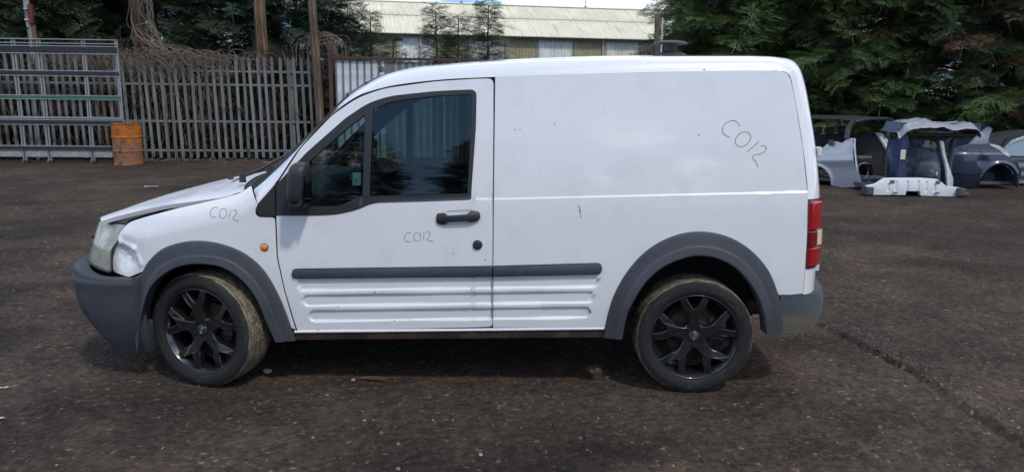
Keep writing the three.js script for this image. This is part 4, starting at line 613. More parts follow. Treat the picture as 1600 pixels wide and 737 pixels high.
// aluminium glazing rack
{
  const t = thing('metal_rack', 'tall aluminium frame rack with black and green rails leaning by the fence', 'rack', [-9.44, 0, -11.42], 0.05);
  const alu = std(0.36, 0.38, 0.38, 0.45, { metalness: 0.3, map: mottle }), blk = std(0.018, 0.020, 0.026, 0.6), grn = std(0.03, 0.17, 0.10, 0.6, { map: mottle });
  const W0 = -3.0, W1 = 1.57, ups = [-2.6, -1.9, -1.2, -0.51, 0, 0.89, 1.55], H = 2.54, wr = W1 - W0, mx = (W0 + W1) / 2;
  for (const x of ups) for (const o of (x > 1.5 ? [-0.012, 0.022] : [-0.025, 0.028])) mesh('upright', box(0.028, H - 0.03, 0.035, x + o, H / 2 + 0.02, 0, 0.004), alu, t);
  for (const y of [2.535, 2.455, 2.40, 2.25, 1.905, 1.80, 1.40, 1.325, 0.945, 0.90, 0.80, 0.355]) mesh('aluminium_rail', box(wr, y === 0.945 ? 0.04 : 0.02, 0.03, mx, y, 0.022, 0.003), alu, t);
  for (const [y, h] of [[2.325, 0.10], [1.852, 0.07], [0.85, 0.075], [0.305, 0.07]]) mesh('black_rail', box(wr, h, 0.03, mx, y, 0.030, 0.004), blk, t);
  mesh('green_rail', box(wr, 0.045, 0.034, mx, 1.362, 0.026, 0.004), grn, t);
  for (let i = 0; i + 1 < ups.length; i++) mesh('kick_panel', box(ups[i + 1] - ups[i] - 0.09, 0.13, 0.02, (ups[i] + ups[i + 1]) / 2, 0.185, 0.01, 0.004), std(0.33, 0.35, 0.34, 0.6, { map: mottle }), t);
  for (const x of ups) mesh('foot', box(0.05, 0.06, 0.24, x, 0.03, -0.02, 0.008), std(0.08, 0.08, 0.08, 0.7), t);
}
// rusty orange drum
{
  const t = thing('oil_drum', 'rusty orange steel drum standing between the rack and the fence', 'drum', [-7.72, 0, -11.30]);
  const rust = tex(1024, 512, (u, v) => { const n = fbm(u * 14, v * 8, 6, 14), f = fbm(u * 60, v * 40, 3, 60), fl = sstep(v + 0.55 * (n - 0.5), 0.50, 0.62), dk = sstep(fbm(u * 9 + 5, v * 5 + 2, 5), 0.52, 0.68); let c = [lerp(0.52, 0.66, fl), lerp(0.36, 0.38, fl), lerp(0.26, 0.10, fl)]; c = c.map((q, i) => lerp(q, [0.30, 0.19, 0.14][i], dk * (fl > 0.5 ? 0.35 : 0.75))); return c.map((q) => q + 0.12 * (f - 0.5)); });
  const pr = []; for (let i = 0; i <= 60; i++) { const y = 0.86 * i / 60; let R = 0.286; for (const c of [0.285, 0.575]) R += 0.013 * Math.exp(-Math.pow((y - c) / 0.013, 2)); if (i < 2 || i > 58) R += 0.008; pr.push(new THREE.Vector2(R, y)); }
  const g = new THREE.LatheGeometry(pr, 64), p = g.attributes.position; for (let i = 0; i < p.count; i++) { const a = Math.atan2(p.getZ(i), p.getX(i)), y = p.getY(i), k = 1 - 0.05 * Math.exp(-Math.pow((y - 0.12) / 0.1, 2)) * (0.5 + 0.5 * Math.sin(a * 3 + 1)) * 1.0 - 0.012 * (fbm(a * 3 + 9, y * 7, 3) - 0.5); p.setX(i, p.getX(i) * k); p.setZ(i, p.getZ(i) * k); } g.computeVertexNormals();
  mesh('drum_shell', g, std(1, 1, 1, 0.78, { map: rust }), t); mesh('drum_lid', new THREE.CylinderGeometry(0.278, 0.278, 0.01, 48).translate(0, 0.845, 0), std(0.2, 0.11, 0.05, 0.85, { map: mottle }), t); mesh('bung', new THREE.CylinderGeometry(0.03, 0.03, 0.02, 16).translate(0.17, 0.857, 0.05), std(0.12, 0.08, 0.05, 0.8), t);
}
// poles and dead trunks behind the fence
function pole(name, label, x, z, r0, r1, H, lean, m, cat = 'pole') { const t = thing(name, label, cat, [x, 0, z]); const g = limb([[0, -0.05, 0], [lean * 0.3, H * 0.3, 0], [lean * 0.65, H * 0.65, 0], [lean, H, 0]], r0, r1, 24, 14), p = g.attributes.position; for (let i = 0; i < p.count; i++) { const k = 0.022 * (fbm(p.getX(i) * 9 + x, p.getY(i) * 2.2, 4) - 0.5) * 2; p.setX(i, p.getX(i) + k * 0.8); p.setZ(i, p.getZ(i) + k); } g.computeVertexNormals(); mesh('shaft', g, m, t); return t; }
const deadWood = std(0.62, 0.54, 0.46, 0.95, { map: rep(barkTex, 1, 6), bumpMap: grainTex, bumpScale: 0.02 }), greyWood = std(0.85, 0.82, 0.74, 0.95, { map: rep(barkTex, 1, 6), bumpMap: grainTex, bumpScale: 0.02 });
pole('dead_trunk', 'thick bare trunk wrapped in dry creeper behind the fence', -8.20, -13.3, 0.17, 0.14, 6, -0.1, std(0.34, 0.28, 0.235, 0.95, { map: rep(barkTex, 1, 6) }), 'trunk');
pole('dead_trunk', 'bare tan trunk rising behind the middle of the palisade fence', -5.40, -13.3, 0.145, 0.115, 6, -0.12, std(0.98, 0.80, 0.62, 0.95, { map: rep(barkTex, 1, 6), bumpMap: grainTex, bumpScale: 0.02 }), 'trunk');
pole('wooden_pole', 'slim grey wooden pole at the end of the palisade fence', -3.92, -12.42, 0.095, 0.08, 6, -0.22, greyWood);
{ const t = pole('wooden_pole', 'grey square post in front of the warehouse wall end', 3.62, -13.6, 0.075, 0.07, 3.38, 0.02, std(0.95, 0.98, 0.98, 0.9, { map: rep(barkTex, 1, 6) })); mesh('conduit', bar([0.115, 0, 0.03], [0.125, 3.3, 0.03], 0.022, 8), std(0.5, 0.5, 0.46, 0.6), t); mesh('switch_box', box(0.05, 0.20, 0.08, -0.10, 2.55, 0.05, 0.008), std(0.05, 0.045, 0.04, 0.7), t); }
{ const t = thing('sign_pole', 'pale metal pole with a red box fixed to it behind the rack', 'pole', [-10.70, 0, -13.3]); mesh('shaft', limb([[0.06, -0.05, 0], [0.02, 2, 0], [-0.05, 3.2, 0], [-0.12, 5.5, 0]], 0.075, 0.06, 16, 12), std(0.42, 0.42, 0.39, 0.7, { map: mottle }), t); mesh('red_box', box(0.10, 0.42, 0.10, 0.06, 3.18, 0.05, 0.01), std(0.16, 0.03, 0.028, 0.6, { map: mottle }), t); mesh('timber_batten', box(0.09, 0.9, 0.05, 0.07, 2.5, 0.03, 0.006), std(0.20, 0.12, 0.08, 0.9, { map: mottle }), t); mesh('bracket', merge([box(0.17, 0.03, 0.03, 0, 3.30, 0.08), box(0.17, 0.03, 0.03, 0, 3.06, 0.08)]), std(0.5, 0.5, 0.5, 0.5), t); }
// warehouse
{
  const A = V3(-9.2, 0, -40), B = V3(16.5, 0, -45.2), d = B.clone().sub(A), L = d.length();
  const t = thing('warehouse', 'long warehouse with cream corrugated roof and cream and olive wall panels', 'building', [A.x, 0, A.z], -Math.atan2(d.z, d.x));
  const cream = std(0.80, 0.785, 0.70, 0.8, { map: mottle }), olive = std(0.40, 0.37, 0.235, 0.8, { map: mottle }), whitish = std(0.86, 0.86, 0.83, 0.75, { map: mottle });
  const eave = 4.66, ridge = 7.0, depth = 5.4, over = 0.35, pitch = 0.146;
  const roofMap = tex(512, 512, (u, v) => { const a = fbm(u * 4, v * 4, 5, 4), s = fbm(u * 60, v * 3, 4), k = 0.87 + 0.12 * (a - 0.5) - 0.10 * sstep(s, 0.5, 0.8); return [k, k * 0.97, k * 0.86]; });
  const roofM = std(0.95, 0.95, 0.95, 0.85, { map: rep(roofMap, 0.25, 0.25) });
  const course = (v0, v1, lift) => surf((u, v) => { const x = -over + (L + 2 * over) * u, s = lerp(v0, v1, v); return [x, lerp(eave + 0.05, ridge, s) + lift + 0.028 * Math.sin(x / pitch * 2 * Math.PI), -lerp(-0.25, depth, s)]; }, 1500, 2, 1);
  const uvm = (g) => { const p = g.attributes.position, u = g.attributes.uv; for (let i = 0; i < p.count; i++) u.setXY(i, p.getX(i), p.getY(i) * 2); return g; };
  mesh('roof_course', uvm(course(0, 0.555, 0)), roofM, t); mesh('roof_course', uvm(course(0.545, 1, 0.035)), roofM, t);
  mesh('roof_far_side', surf((u, v) => [lerp(-over, L + over, u), lerp(ridge, eave, v), -depth - v * (depth + 0.25)], 4, 4), roofM, t);
  mesh('ridge_cap', surf((u, v) => { const a = (v - 0.5) * 2; return [lerp(-over, L + over, u), ridge + 0.10 - 0.10 * Math.abs(a), -depth + a * 0.22]; }, 20, 4), cream, t);
  const gv = std(0.10, 0.105, 0.11, 0.6); mesh('gutter', surf((u, v) => { const a = v * Math.PI; return [lerp(-over, L + over, u), eave + 0.02 - 0.09 * Math.sin(a), 0.34 - 0.09 * Math.cos(a)]; }, 10, 8), gv, t); mesh('gutter_board', box(L, 0.14, 0.04, L / 2, eave - 0.06, 0.12), gv, t);
  const kinds = [0, 1, 0, 1, 0, 1, 0, 1, 0, 1, 0, 1, 0]; let x = 0; const panelW = 2.08; let k = 0;
  while (x < L - 0.1) { const w = Math.min(k ? panelW : 0.78, L - x), nn = Math.round(w / 0.2) * 4; const isOl = k % 2 === 1; mesh('wall_panel', surf((u, v) => [x + w * u, lerp(0, eave - 0.02, v), 0.025 * (clamp(Math.sin((x + w * u) / 0.2 * 2 * Math.PI) * 2.5, -1, 1))], nn, 1), isOl ? olive : (k % 4 === 0 ? cream : whitish), t); x += w; k++; }
  mesh('gable_wall', new THREE.ShapeGeometry(new THREE.Shape([[0, 0], [2 * depth, 0], [2 * depth, eave], [depth, ridge - 0.05], [0, eave]].map((p) => new THREE.Vector2(...p)))).rotateY(Math.PI / 2), whitish, t);
  mesh('verge_board', merge([bar([-over, eave, 0.3], [-over, ridge + 0.03, -depth], 0.07, 4)]), std(0.42, 0.44, 0.40, 0.7), t);
  for (const px of [4.2, 15.15]) mesh('downpipe', bar([px, 0, 0.12], [px, eave - 0.05, 0.12], 0.055, 8), std(0.42, 0.43, 0.43, 0.6), t);
  for (const px of [7.3, 15.6, 22]) { mesh('ridge_pole', bar([px, ridge, -depth], [px, ridge + 1.4, -depth], 0.03, 6), std(0.3, 0.3, 0.3, 0.5), t); mesh('ridge_foot', new THREE.ConeGeometry(0.16, 0.16, 10).translate(px, ridge + 0.12, -depth), std(0.22, 0.10, 0.07, 0.8), t); }
  for (const px of [17.15, 18.3]) mesh('wall_opening', box(0.28, 0.55, 0.06, px, 3.0, 0.04), std(0.055, 0.03, 0.02, 0.8), t);
}
// trees
const D = 'dark conifers behind the palisade fence';
{
  const darkTone = [0.046, 0.074, 0.030];
  conifer('conifer_tree', -13.4, -16.2, 8.5, 2.5, 101, 'broad dark conifer behind the aluminium rack, beside the pole with the red box', D, { tone: darkTone, branches: 330, per: 17, size: 0.8, base: 0.03, bare: 0.12, colMix: 0.12 });
  conifer('conifer_tree', -11.2, -15.4, 7.5, 2.3, 102, 'dense dark conifer just behind the pole with the red box', D, { tone: darkTone, branches: 330, per: 17, size: 0.75, base: 0.03, bare: 0.12, colMix: 0.12 });
  conifer('conifer_tree', -9.3, -16.6, 8.0, 1.75, 103, 'thin dark conifer behind the creeper-wrapped trunk, sky showing through it', D, { tone: [0.040, 0.066, 0.034], branches: 230, per: 13, size: 0.65, base: 0.03, bare: 0.12, colMix: 0.1 });
  conifer('conifer_tree', -7.3, -15.8, 7.0, 1.8, 104, 'dark conifer between the creeper-wrapped trunk and the tan trunk', D, { tone: [0.044, 0.072, 0.034], branches: 290, per: 14, size: 0.65, base: 0.03, bare: 0.12, colMix: 0.12 });
  conifer('conifer_tree', -5.5, -16.6, 6.2, 1.6, 105, 'open dark conifer directly behind the tan trunk', D, { tone: [0.046, 0.078, 0.040], branches: 190, per: 11, size: 0.6, base: 0.03, bare: 0.12, colMix: 0.12 });
  conifer('conifer_tree', -4.55, -15.9, 5.2, 1.45, 106, 'conifer with long loose branches beside the warehouse gable', D, { tone: [0.038, 0.072, 0.046], branches: 120, per: 11, size: 0.5, base: 0.1, bare: 0.1, rise: 0.42, droop: 0.04, power: 0.6, colMix: 0.2 });
  const S = 'young conifers in front of the warehouse'; const sp = { tone: [0.070, 0.120, 0.058], size: 0.36, base: 0.35, per: 8, branches: 66, rise: 0.62, droop: 0.12, bare: 0.06, power: 0.9, colMix: 0.25, variant: 2 };
  conifer('sapling_conifer', -3.5, -16.4, 3.62, 0.62, 201, 'small young conifer at the gable end of the warehouse', S, sp);
  conifer('sapling_conifer', -1.72, -16.6, 3.80, 0.80, 202, 'bushy young conifer, left of a close pair before the warehouse', S, { ...sp, branches: 84, size: 0.4 });
  conifer('sapling_conifer', -1.22, -16.4, 3.56, 0.66, 203, 'shorter young conifer, close beside the bushy one before the warehouse', S, sp);
  conifer('sapling_conifer', -0.40, -16.7, 3.98, 0.85, 204, 'tallest young conifer standing alone before the olive warehouse panel', S, { ...sp, branches: 88, size: 0.4 });
  conifer('sapling_conifer', -2.75, -15.6, 2.95, 0.55, 205, 'low bushy conifer top just above the sheet wall', S, { ...sp, branches: 46 });
}
{
  const G = 'tall green conifers behind the wrecked cars', base = { tone: [0.112, 0.182, 0.056], branches: 340, per: 18, size: 0.50, base: 0.03, droop: 0.10, rise: 0.26, power: 0.55, bare: 0.35, dead: 0.03, colMix: 0.4 };
  conifer('leyland_cypress', 5.75, -14.6, 9.0, 2.15, 301, 'dense green cypress beside the square post and warehouse end', G, base);
  conifer('leyland_cypress', 8.0, -13.5, 9.5, 2.3, 302, 'dense green cypress rising behind the silver wreck', G, base);
  conifer('leyland_cypress', 10.3, -12.6, 9.5, 2.4, 303, 'green cypress with brown dead sprays behind the dark blue wrecks', G, { ...base, dead: 0.07 });
  conifer('leyland_cypress', 12.8, -12.0, 9.0, 2.4, 304, 'green cypress behind the wreck with the pale window', G, base);
  conifer('leyland_cypress', 7.2, -17.4, 10, 2.6, 305, 'dark cypress in the second row, behind the silver wreck', G, { ...base, tone: [0.082, 0.130, 0.044], branches: 240, size: 0.8 });
  conifer('leyland_cypress', 10.6, -16.4, 10, 2.8, 306, 'dark cypress in the second row, behind the blue wrecks', G, { ...base, tone: [0.082, 0.130, 0.044], branches: 240, size: 0.8 });
}
{ // the row across the yard, behind the photographer: mirrored in the van's windows
  const G = 'conifers across the yard mirrored in the van windows'; let i = 0;
  for (const [x, z, h, R] of [[-13, 27, 8.5, 2.4], [-9.2, 29, 7.2, 2.3], [-5.5, 26.5, 7.6, 1.9], [-0.9, 27, 7.2, 1.6], [2.4, 30, 5.6, 1.9], [5.8, 28, 6.2, 2.0], [10, 27, 8.8, 2.5], [14.5, 28, 7.8, 2.4]]) conifer('yard_conifer', x, z, h, R, 400 + i++, 'dark conifer across the yard facing the flank of the van', G, { tone: [0.026, 0.044, 0.024], branches: 120, per: 10, size: 0.9, base: 0.04 });
}

{ // evergreen scrub filling the strip behind the pales
  const r = rng(733), N = 2600, im = new THREE.InstancedMesh(sprays[1], leafMat, N), c = new THREE.Color();
  for (let i = 0; i < N; i++) { const sx = -0.03 + 1.06 * r(), x = ends[0][0] + fdx * sx, z = ends[0][1] + fdz * sx - 0.5 - 1.3 * r(), y = 0.02 + 2.15 * Math.pow(r(), 0.9) * (0.75 + 0.35 * fbm(x * 1.3, 4, 2)), sc = 0.3 + 0.4 * r(); const m = M4().makeRotationFromEuler(new THREE.Euler(r() * 6, r() * 6, r() * 1.5)); m.scale(V3(sc, sc, sc)); m.setPosition(x, y, z); im.setMatrixAt(i, m); const q = 0.6 + 0.7 * r(); r() < 0.55 ? im.setColorAt(i, c.setRGB(0.052 * q, 0.036 * q, 0.024 * q)) : im.setColorAt(i, c.setRGB(0.020 * q, 0.028 * q, 0.015 * q)); }
  im.name = numbered('scrub'); im.castShadow = im.receiveShadow = true; scene.add(im); tag(im, 'dark brown and green scrub growing thickly behind the palisade fence', 'scrub', null, 'stuff');
}
// ---------------------------------------------------------------- cut-up car shells beside the van
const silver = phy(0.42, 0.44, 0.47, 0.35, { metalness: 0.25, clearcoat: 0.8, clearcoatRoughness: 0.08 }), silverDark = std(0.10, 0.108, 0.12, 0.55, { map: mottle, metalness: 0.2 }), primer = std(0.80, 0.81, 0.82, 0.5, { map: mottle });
const navy = phy(0.018, 0.026, 0.055, 0.35, { clearcoat: 1, clearcoatRoughness: 0.06, bumpMap: wave, bumpScale: 0.004 }), navyIn = std(0.07, 0.085, 0.12, 0.55, { map: mottle }), carpet = std(0.105, 0.107, 0.112, 0.9, { map: mottle });
const flank = (g, x, s = 1) => g.applyMatrix4(new THREE.Matrix4().set(0, 0, s, x, 0, 1, 0, 0, -1, 0, 0, 0, 0, 0, 0, 1));   // sheet x -> back along -z, bulge along x
const rockY = (x, y) => 0.05 * (1 - Math.pow((y - 0.45) / 0.6, 2));
{ // silver hatchback rear end
  const t = thing('silver_car_wreck', 'silver cut-off hatchback rear with open boot and bare seats', 'car wreck', [6.90, 0, -9.08], 0.66, 'cut-up car shells by the trees');
  const arch = []; for (let a = 0; a <= Math.PI * 0.97; a += 0.18) arch.push([0.70 + 0.29 * Math.cos(Math.PI - a - 0.02) * -1, 0.04 + 0.30 * Math.sin(a), 0]);
  const q = [[-0.14, 0.05], [-0.10, 0.22], [-0.01, 0.45], [0.05, 0.65], [0.05, 0.87], [0.20, 0.87], [0.29, 0.77], [0.40, 0.80], [0.52, 0.78], [0.68, 0.62], [0.92, 0.50], [1.05, 0.30], [1.04, 0.06, 0], ...arch, [0.40, 0.02], [0.18, -0.0]];
  mesh('quarter_panel', flank(sheet([roundPoly(q, 0.03, 3)], (x, y) => -rockY(x, y) - 0.03 * sstep(y, 0.50, 0.44) * 0 - 0.035 * Math.exp(-Math.pow((y - 0.50 + 0.1 * x) / 0.09, 2)) + 0.05 * sstep(y, 0.6, 0.9) + 0.03 * Math.exp(-Math.pow((Math.hypot(x - 0.7, y - 0.04) - 0.31) / 0.03, 2)) * -1, { dx: 0.03, dy: 0.03, edge: -0.02 }), -0.72), silver, t);
  mesh('lamp_recess', new THREE.CylinderGeometry(0.055, 0.055, 0.02, 20).rotateZ(Math.PI / 2).translate(-0.775, 0.77, -0.47), carpet, t);
  mesh('boot_jamb', surf((u, v) => { const y = lerp(0.04, 0.86, v), b = 0.05 * Math.sin(v * 3.1); return [-0.765 + 0.26 * u * (1.25 - 0.7 * v) - b * 0.6, y, 0.14 * Math.pow(1 - v, 1.4) - 0.05 * v - 0.20 * u * u + 0.022 * Math.sin(u * 12)]; }, 24, 24), phy(0.52, 0.54, 0.57, 0.35, { metalness: 0.3, clearcoat: 0.6 }), t);
  mesh('boot_jamb', surf((u, v) => { const y = lerp(0.10, 0.92, v); return [0.79 - 0.10 * u - 0.10 * v * v, y, 0.02 - 0.08 * u - 0.32 * v * v + 0.02 * Math.sin(u * 10)]; }, 10, 20), primer, t);
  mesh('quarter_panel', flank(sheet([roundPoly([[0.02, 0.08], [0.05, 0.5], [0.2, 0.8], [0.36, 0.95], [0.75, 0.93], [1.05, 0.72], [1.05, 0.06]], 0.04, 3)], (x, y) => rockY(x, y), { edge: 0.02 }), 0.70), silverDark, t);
  mesh('boot_lining', flank(sheet([roundPoly([[0.10, 0.16], [0.16, 0.6], [0.34, 0.86], [1.0, 0.80], [1.0, 0.12]], 0.04, 3)], (x, y) => -0.05 * Math.exp(-Math.pow((x - 0.6) / 0.25, 2) - Math.pow((y - 0.25) / 0.3, 2)), { edge: 0.01 }), 0.655), std(0.075, 0.078, 0.085, 0.85), t);
  mesh('roof_panel', surf((u, v) => { const s = 2 * u - 1; return [0.68 * s, 1.245 - 0.05 * s * s - 0.02 * v - 0.05 * Math.pow(1 - v, 8) + 0.012 * (fbm(u * 6, v * 6, 3) - 0.5), lerp(-0.10, -1.25, v)]; }, 24, 16), std(0.035, 0.037, 0.041, 0.42), t);
  mesh('roof_edge', tube([[-0.68, 1.15, -0.12], [-0.4, 1.19, -0.075], [0, 1.20, -0.06], [0.4, 1.19, -0.075], [0.68, 1.15, -0.12]], 0.03, 30, 6), blackPlastic, t);
  for (const s of [-1, 1]) mesh('roof_pillar', tube([[0.68 * s, 1.17, -0.12], [0.70 * s, 1.05, -0.2], [0.715 * s, 0.86, -0.22]], 0.045, 14, 6), carpet, t);
  for (const s of [-1, 1]) mesh('roof_pillar', tube([[0.66 * s, 1.19, -1.2], [0.70 * s, 1.0, -1.15], [0.73 * s, 0.7, -1.05]], 0.05, 14, 6), carpet, t);
  mesh('boot_floor', box(1.44, 0.05, 1.05, 0, 0.10, -0.52, 0.01), carpet, t);
  mesh('seat_back', box(1.36, 0.66, 0.14, 0, 0.55, -0.98, 0.05), std(0.055, 0.056, 0.06, 0.9, { map: mottle }), t);
  for (const x of [-0.42, 0.02, 0.44]) mesh('head_restraint', box(0.26, 0.13, 0.09, x, 0.95, -0.98, 0.035), std(0.06, 0.06, 0.065, 0.9), t);
  mesh('parcel_tray', box(0.42, 0.05, 0.20, 0.22, 0.47, -0.42, 0.015), std(0.11, 0.115, 0.12, 0.6), t);
  mesh('trim_scrap', box(0.44, 0.015, 0.24, 0, 0, 0, 0.004).rotateZ(-0.55).rotateY(0.4).translate(0.05, 0.27, -0.22), std(0.03, 0.03, 0.032, 0.5), t);
  mesh('wire_frame', merge([tube([[-0.18, 0.14, -0.2], [-0.20, 0.36, -0.22], [-0.06, 0.40, -0.15], [-0.04, 0.16, -0.14]], 0.007, 20, 5, true)]), std(0.4, 0.4, 0.4, 0.5), t);
  mesh('inner_arch', flank(surf((u, v) => { const a = Math.PI * u; return [0.70 - 0.29 * Math.cos(a), 0.04 + 0.30 * Math.sin(a), 0.30 * v]; }, 20, 3), -0.70), carpet, t);
  mesh('torn_sill', surf((u, v) => [-0.76 + 0.5 * u, 0.09 - 0.09 * v + 0.02 * Math.sin(u * 15), 0.05 * Math.sin(v * 3) + 0.04 * u], 20, 6), silver, t);
}
{ // blue car tail with white rear panel and a crumpled roof skin laid on it
  const t = thing('blue_car_wreck', 'cut-off blue car tail with a white rear panel on the ground', 'car wreck', [6.9, 0, -7.9], 0, 'cut-up car shells by the trees'), ox = 6.9, X = (l) => l.map((p) => [p[0] - ox, p[1], p[2]]);
  const slots = [-0.45, -0.33, -0.15, 0.03, 0.16, 0.30].map((x, i) => [x, i === 0 || i === 5 ? 0.10 : 0.14]);
  const zf = (x, y) => { let z = 0.02 * Math.sin(y * 9); for (const [sx, h] of slots) z -= 0.022 * (1 - sstep(capsule(x, y, sx, 0.09, sx, 0.09 + h), 0.012, 0.024)); return z - 0.03 * x * x; };
  mesh('rear_panel', sheet([roundPoly(X([[6.08, 0.08], [6.12, 0.155], [6.25, 0.185], [6.40, 0.285], [6.97, 0.295], [7.23, 0.28], [7.39, 0.17], [7.62, 0.145], [7.66, 0.03], [7.60, 0.0], [6.99, 0.012], [6.97, 0.085], [6.75, 0.085], [6.74, 0.02], [6.16, 0.012]]), 0.012, 2)], zf, { dx: 0.015, dy: 0.012, edge: 0.09 }).translate(0, 0.004, 0.26), std(0.78, 0.79, 0.80, 0.45), t);
  for (const x of [-0.40, 0.34]) mesh('rubber_pad', box(0.075, 0.06, 0.012, x, 0.235, 0.275, 0.01), std(0.12, 0.12, 0.12, 0.7), t);
  for (const x of [-0.34, 0.34]) mesh('panel_hole', box(0.08, 0.022, 0.008, x, 0.065, 0.285, 0.008), std(0.10, 0.10, 0.10, 0.8), t);
  for (const x of [-0.78, 0.72]) { mesh('crash_rail', box(0.12, 0.13, 0.22, x, 0.085, 0.24, 0.01), silverDark, t); mesh('rail_mouth', box(0.07, 0.09, 0.012, x + 0.005, 0.085, 0.353, 0.006), carpet, t); }
  mesh('torn_flange', surf((u, v) => [0.72 + 0.16 * u, 0.03 + 0.09 * v * (1 - u * 0.8) + 0.02 * u, 0.28 - 0.06 * v], 8, 6), carpet, t);
  mesh('corner_flange', sheet([roundPoly(X([[7.27, 0.90], [7.315, 0.89], [7.38, 0.66], [7.53, 0.41], [7.60, 0.28], [7.61, 0.14], [7.51, 0.15], [7.44, 0.42], [7.33, 0.68]]), 0.02, 3)], (x, y) => 0.05 * Math.sin((x - 0.3) * 12), { dx: 0.015, dy: 0.02, edge: 0.05 }).translate(0, 0, 0.12), phy(0.62, 0.63, 0.63, 0.4, { map: mottle, clearcoat: 0.5 }), t);
  mesh('corner_post', sheet([roundPoly(X([[6.62, 0.90], [6.80, 0.98], [6.86, 0.84], [6.78, 0.56], [6.81, 0.20], [6.70, 0.24], [6.63, 0.45], [6.58, 0.69]]), 0.03, 3)], (x, y) => 0.04 * Math.sin((x + 0.3) * 14), { dx: 0.02, dy: 0.03, edge: 0.16 }), phy(0.02, 0.04, 0.13, 0.35, { clearcoat: 1, map: mottle }), t);
  mesh('lamp_socket', box(0.085, 0.16, 0.02, -0.165, 0.66, 0.055, 0.02), phy(0.6, 0.56, 0.48, 0.2, { clearcoat: 1 }), t);
  const dome = (x, y) => 0.30 * Math.exp(-Math.pow((x - 0.40) / 0.17, 2) - Math.pow((y - 0.30) / 0.20, 2)) + 0.02 * (fbm(x * 12, y * 12, 3) - 0.5) - 0.10 * sstep(Math.abs(x + 0.02), 0.10, 0.02) + (x < 0.02 ? 0.012 * Math.sin(y * 50) * sstep(x, -0.05, -0.02) : 0);
  mesh('inner_wheelhouse', sheet([roundPoly(X([[6.83, 0.16], [6.84, 0.83], [7.12, 0.91], [7.42, 0.90], [7.58, 0.40], [7.60, 0.16]]), 0.02, 3)], dome, { dx: 0.02, dy: 0.02, edge: 0.02 }).translate(0, 0, -0.22), std(0.085, 0.10, 0.13, 0.42, { map: mottle, metalness: 0.25 }), t);
  mesh('hinge_tray', merge([box(0.24, 0.05, 0.16, 0.28, 0.80, -0.06, 0.01), box(0.10, 0.10, 0.10, 0.24, 0.84, -0.04, 0.02), box(0.06, 0.13, 0.06, 0.34, 0.80, 0.0, 0.015)]), carpet, t);
  mesh('strut_bolt', new THREE.CylinderGeometry(0.012, 0.012, 0.05, 8).translate(0.42, 0.36, 0.07), primer, t);
  mesh('boot_floor', box(1.3, 0.05, 0.9, 0.05, 0.10, -0.25, 0.01), carpet, t);
  mesh('seat_bulkhead', box(0.86, 0.75, 0.05, 0.46, 0.55, -0.72, 0.01), carpet, t);
  for (const [x, z] of [[-0.12, -0.5], [0.95, -0.5], [-0.16, 0.0]]) mesh('inner_post', tube([[x, 0.1, z], [x - 0.02, 0.6, z], [x + 0.03, 1.0, z - 0.05]], 0.04, 12, 6), navyIn, t);
  mesh('parcel_shelf', box(0.95, 0.04, 0.42, 0.50, 0.93, -0.42, 0.01), carpet, t);
  mesh('loose_bracket', box(0.20, 0.05, 0.04, 0, 0, 0, 0.008).rotateZ(0.9).translate(0.62, 0.88, -0.1), silverDark, t);
}
{ // plank and crumpled roof skin resting on the tail
  const pl = top('timber_plank', box(1.34, 0.045, 0.20, 7.28, 0.985, -8.02, 0.006), std(0.34, 0.22, 0.13, 0.85, { map: rep(barkTex, 3, 0.3) })); tag(pl, 'brown timber plank lying under the crumpled roof skin', 'plank');
  const cr = thing('crumpled_roof', 'crumpled silver car roof skin lying on a timber plank', 'car roof', [7.30, 1.01, -8.25], 0.04);
  const f = (u, v) => { const n = fbm(u * 3.1 + 2, v * 2 + 7, 4), rd = Math.abs(n2(u * 4.3 + 3 + v * 2, v * 3 + 2) - 0.5), x = lerp(-0.70, 0.72, u), e = Math.min(u, 1 - u); return [x + 0.05 * (n - 0.5), 0.20 + 0.13 * (n - 0.5) - 0.10 * rd - 0.12 * Math.pow(1 - sstep(e, 0, 0.16), 2) - 0.09 * Math.pow(Math.max(0, v - 0.80) / 0.2, 2), lerp(-0.20, 0.46, v) + 0.05 * (n2(u * 6, 3) - 0.5) * v]; };
  mesh('roof_skin', surf(f, 90, 40), phy(0.32, 0.34, 0.38, 0.55, { metalness: 0.2, clearcoat: 0.3, clearcoatRoughness: 0.3, map: mottle }), cr);
  mesh('roof_lining', surf((u, v) => { const p = f(u, v); return [p[0] * 0.985, Math.min(p[1] - 0.02, 0.17), Math.min(p[2], 0.36)]; }, 40, 20), carpet, cr);
  mesh('roof_rail', surf((u, v) => { const x = lerp(-0.66, 0.70, u), n = n2(u * 7, 5); return [x, 0.03 + 0.13 * v + 0.02 * n, 0.36 - 0.03 * v]; }, 40, 4), std(0.012, 0.018, 0.04, 0.4), cr);
  mesh('side_flap', surf((u, v) => [-0.66 - 0.06 * v - 0.02 * u, 0.18 - 0.17 * v, lerp(-0.1, 0.40, u)], 10, 8), phy(0.10, 0.12, 0.16, 0.4, { clearcoat: 0.5 }), cr);
}
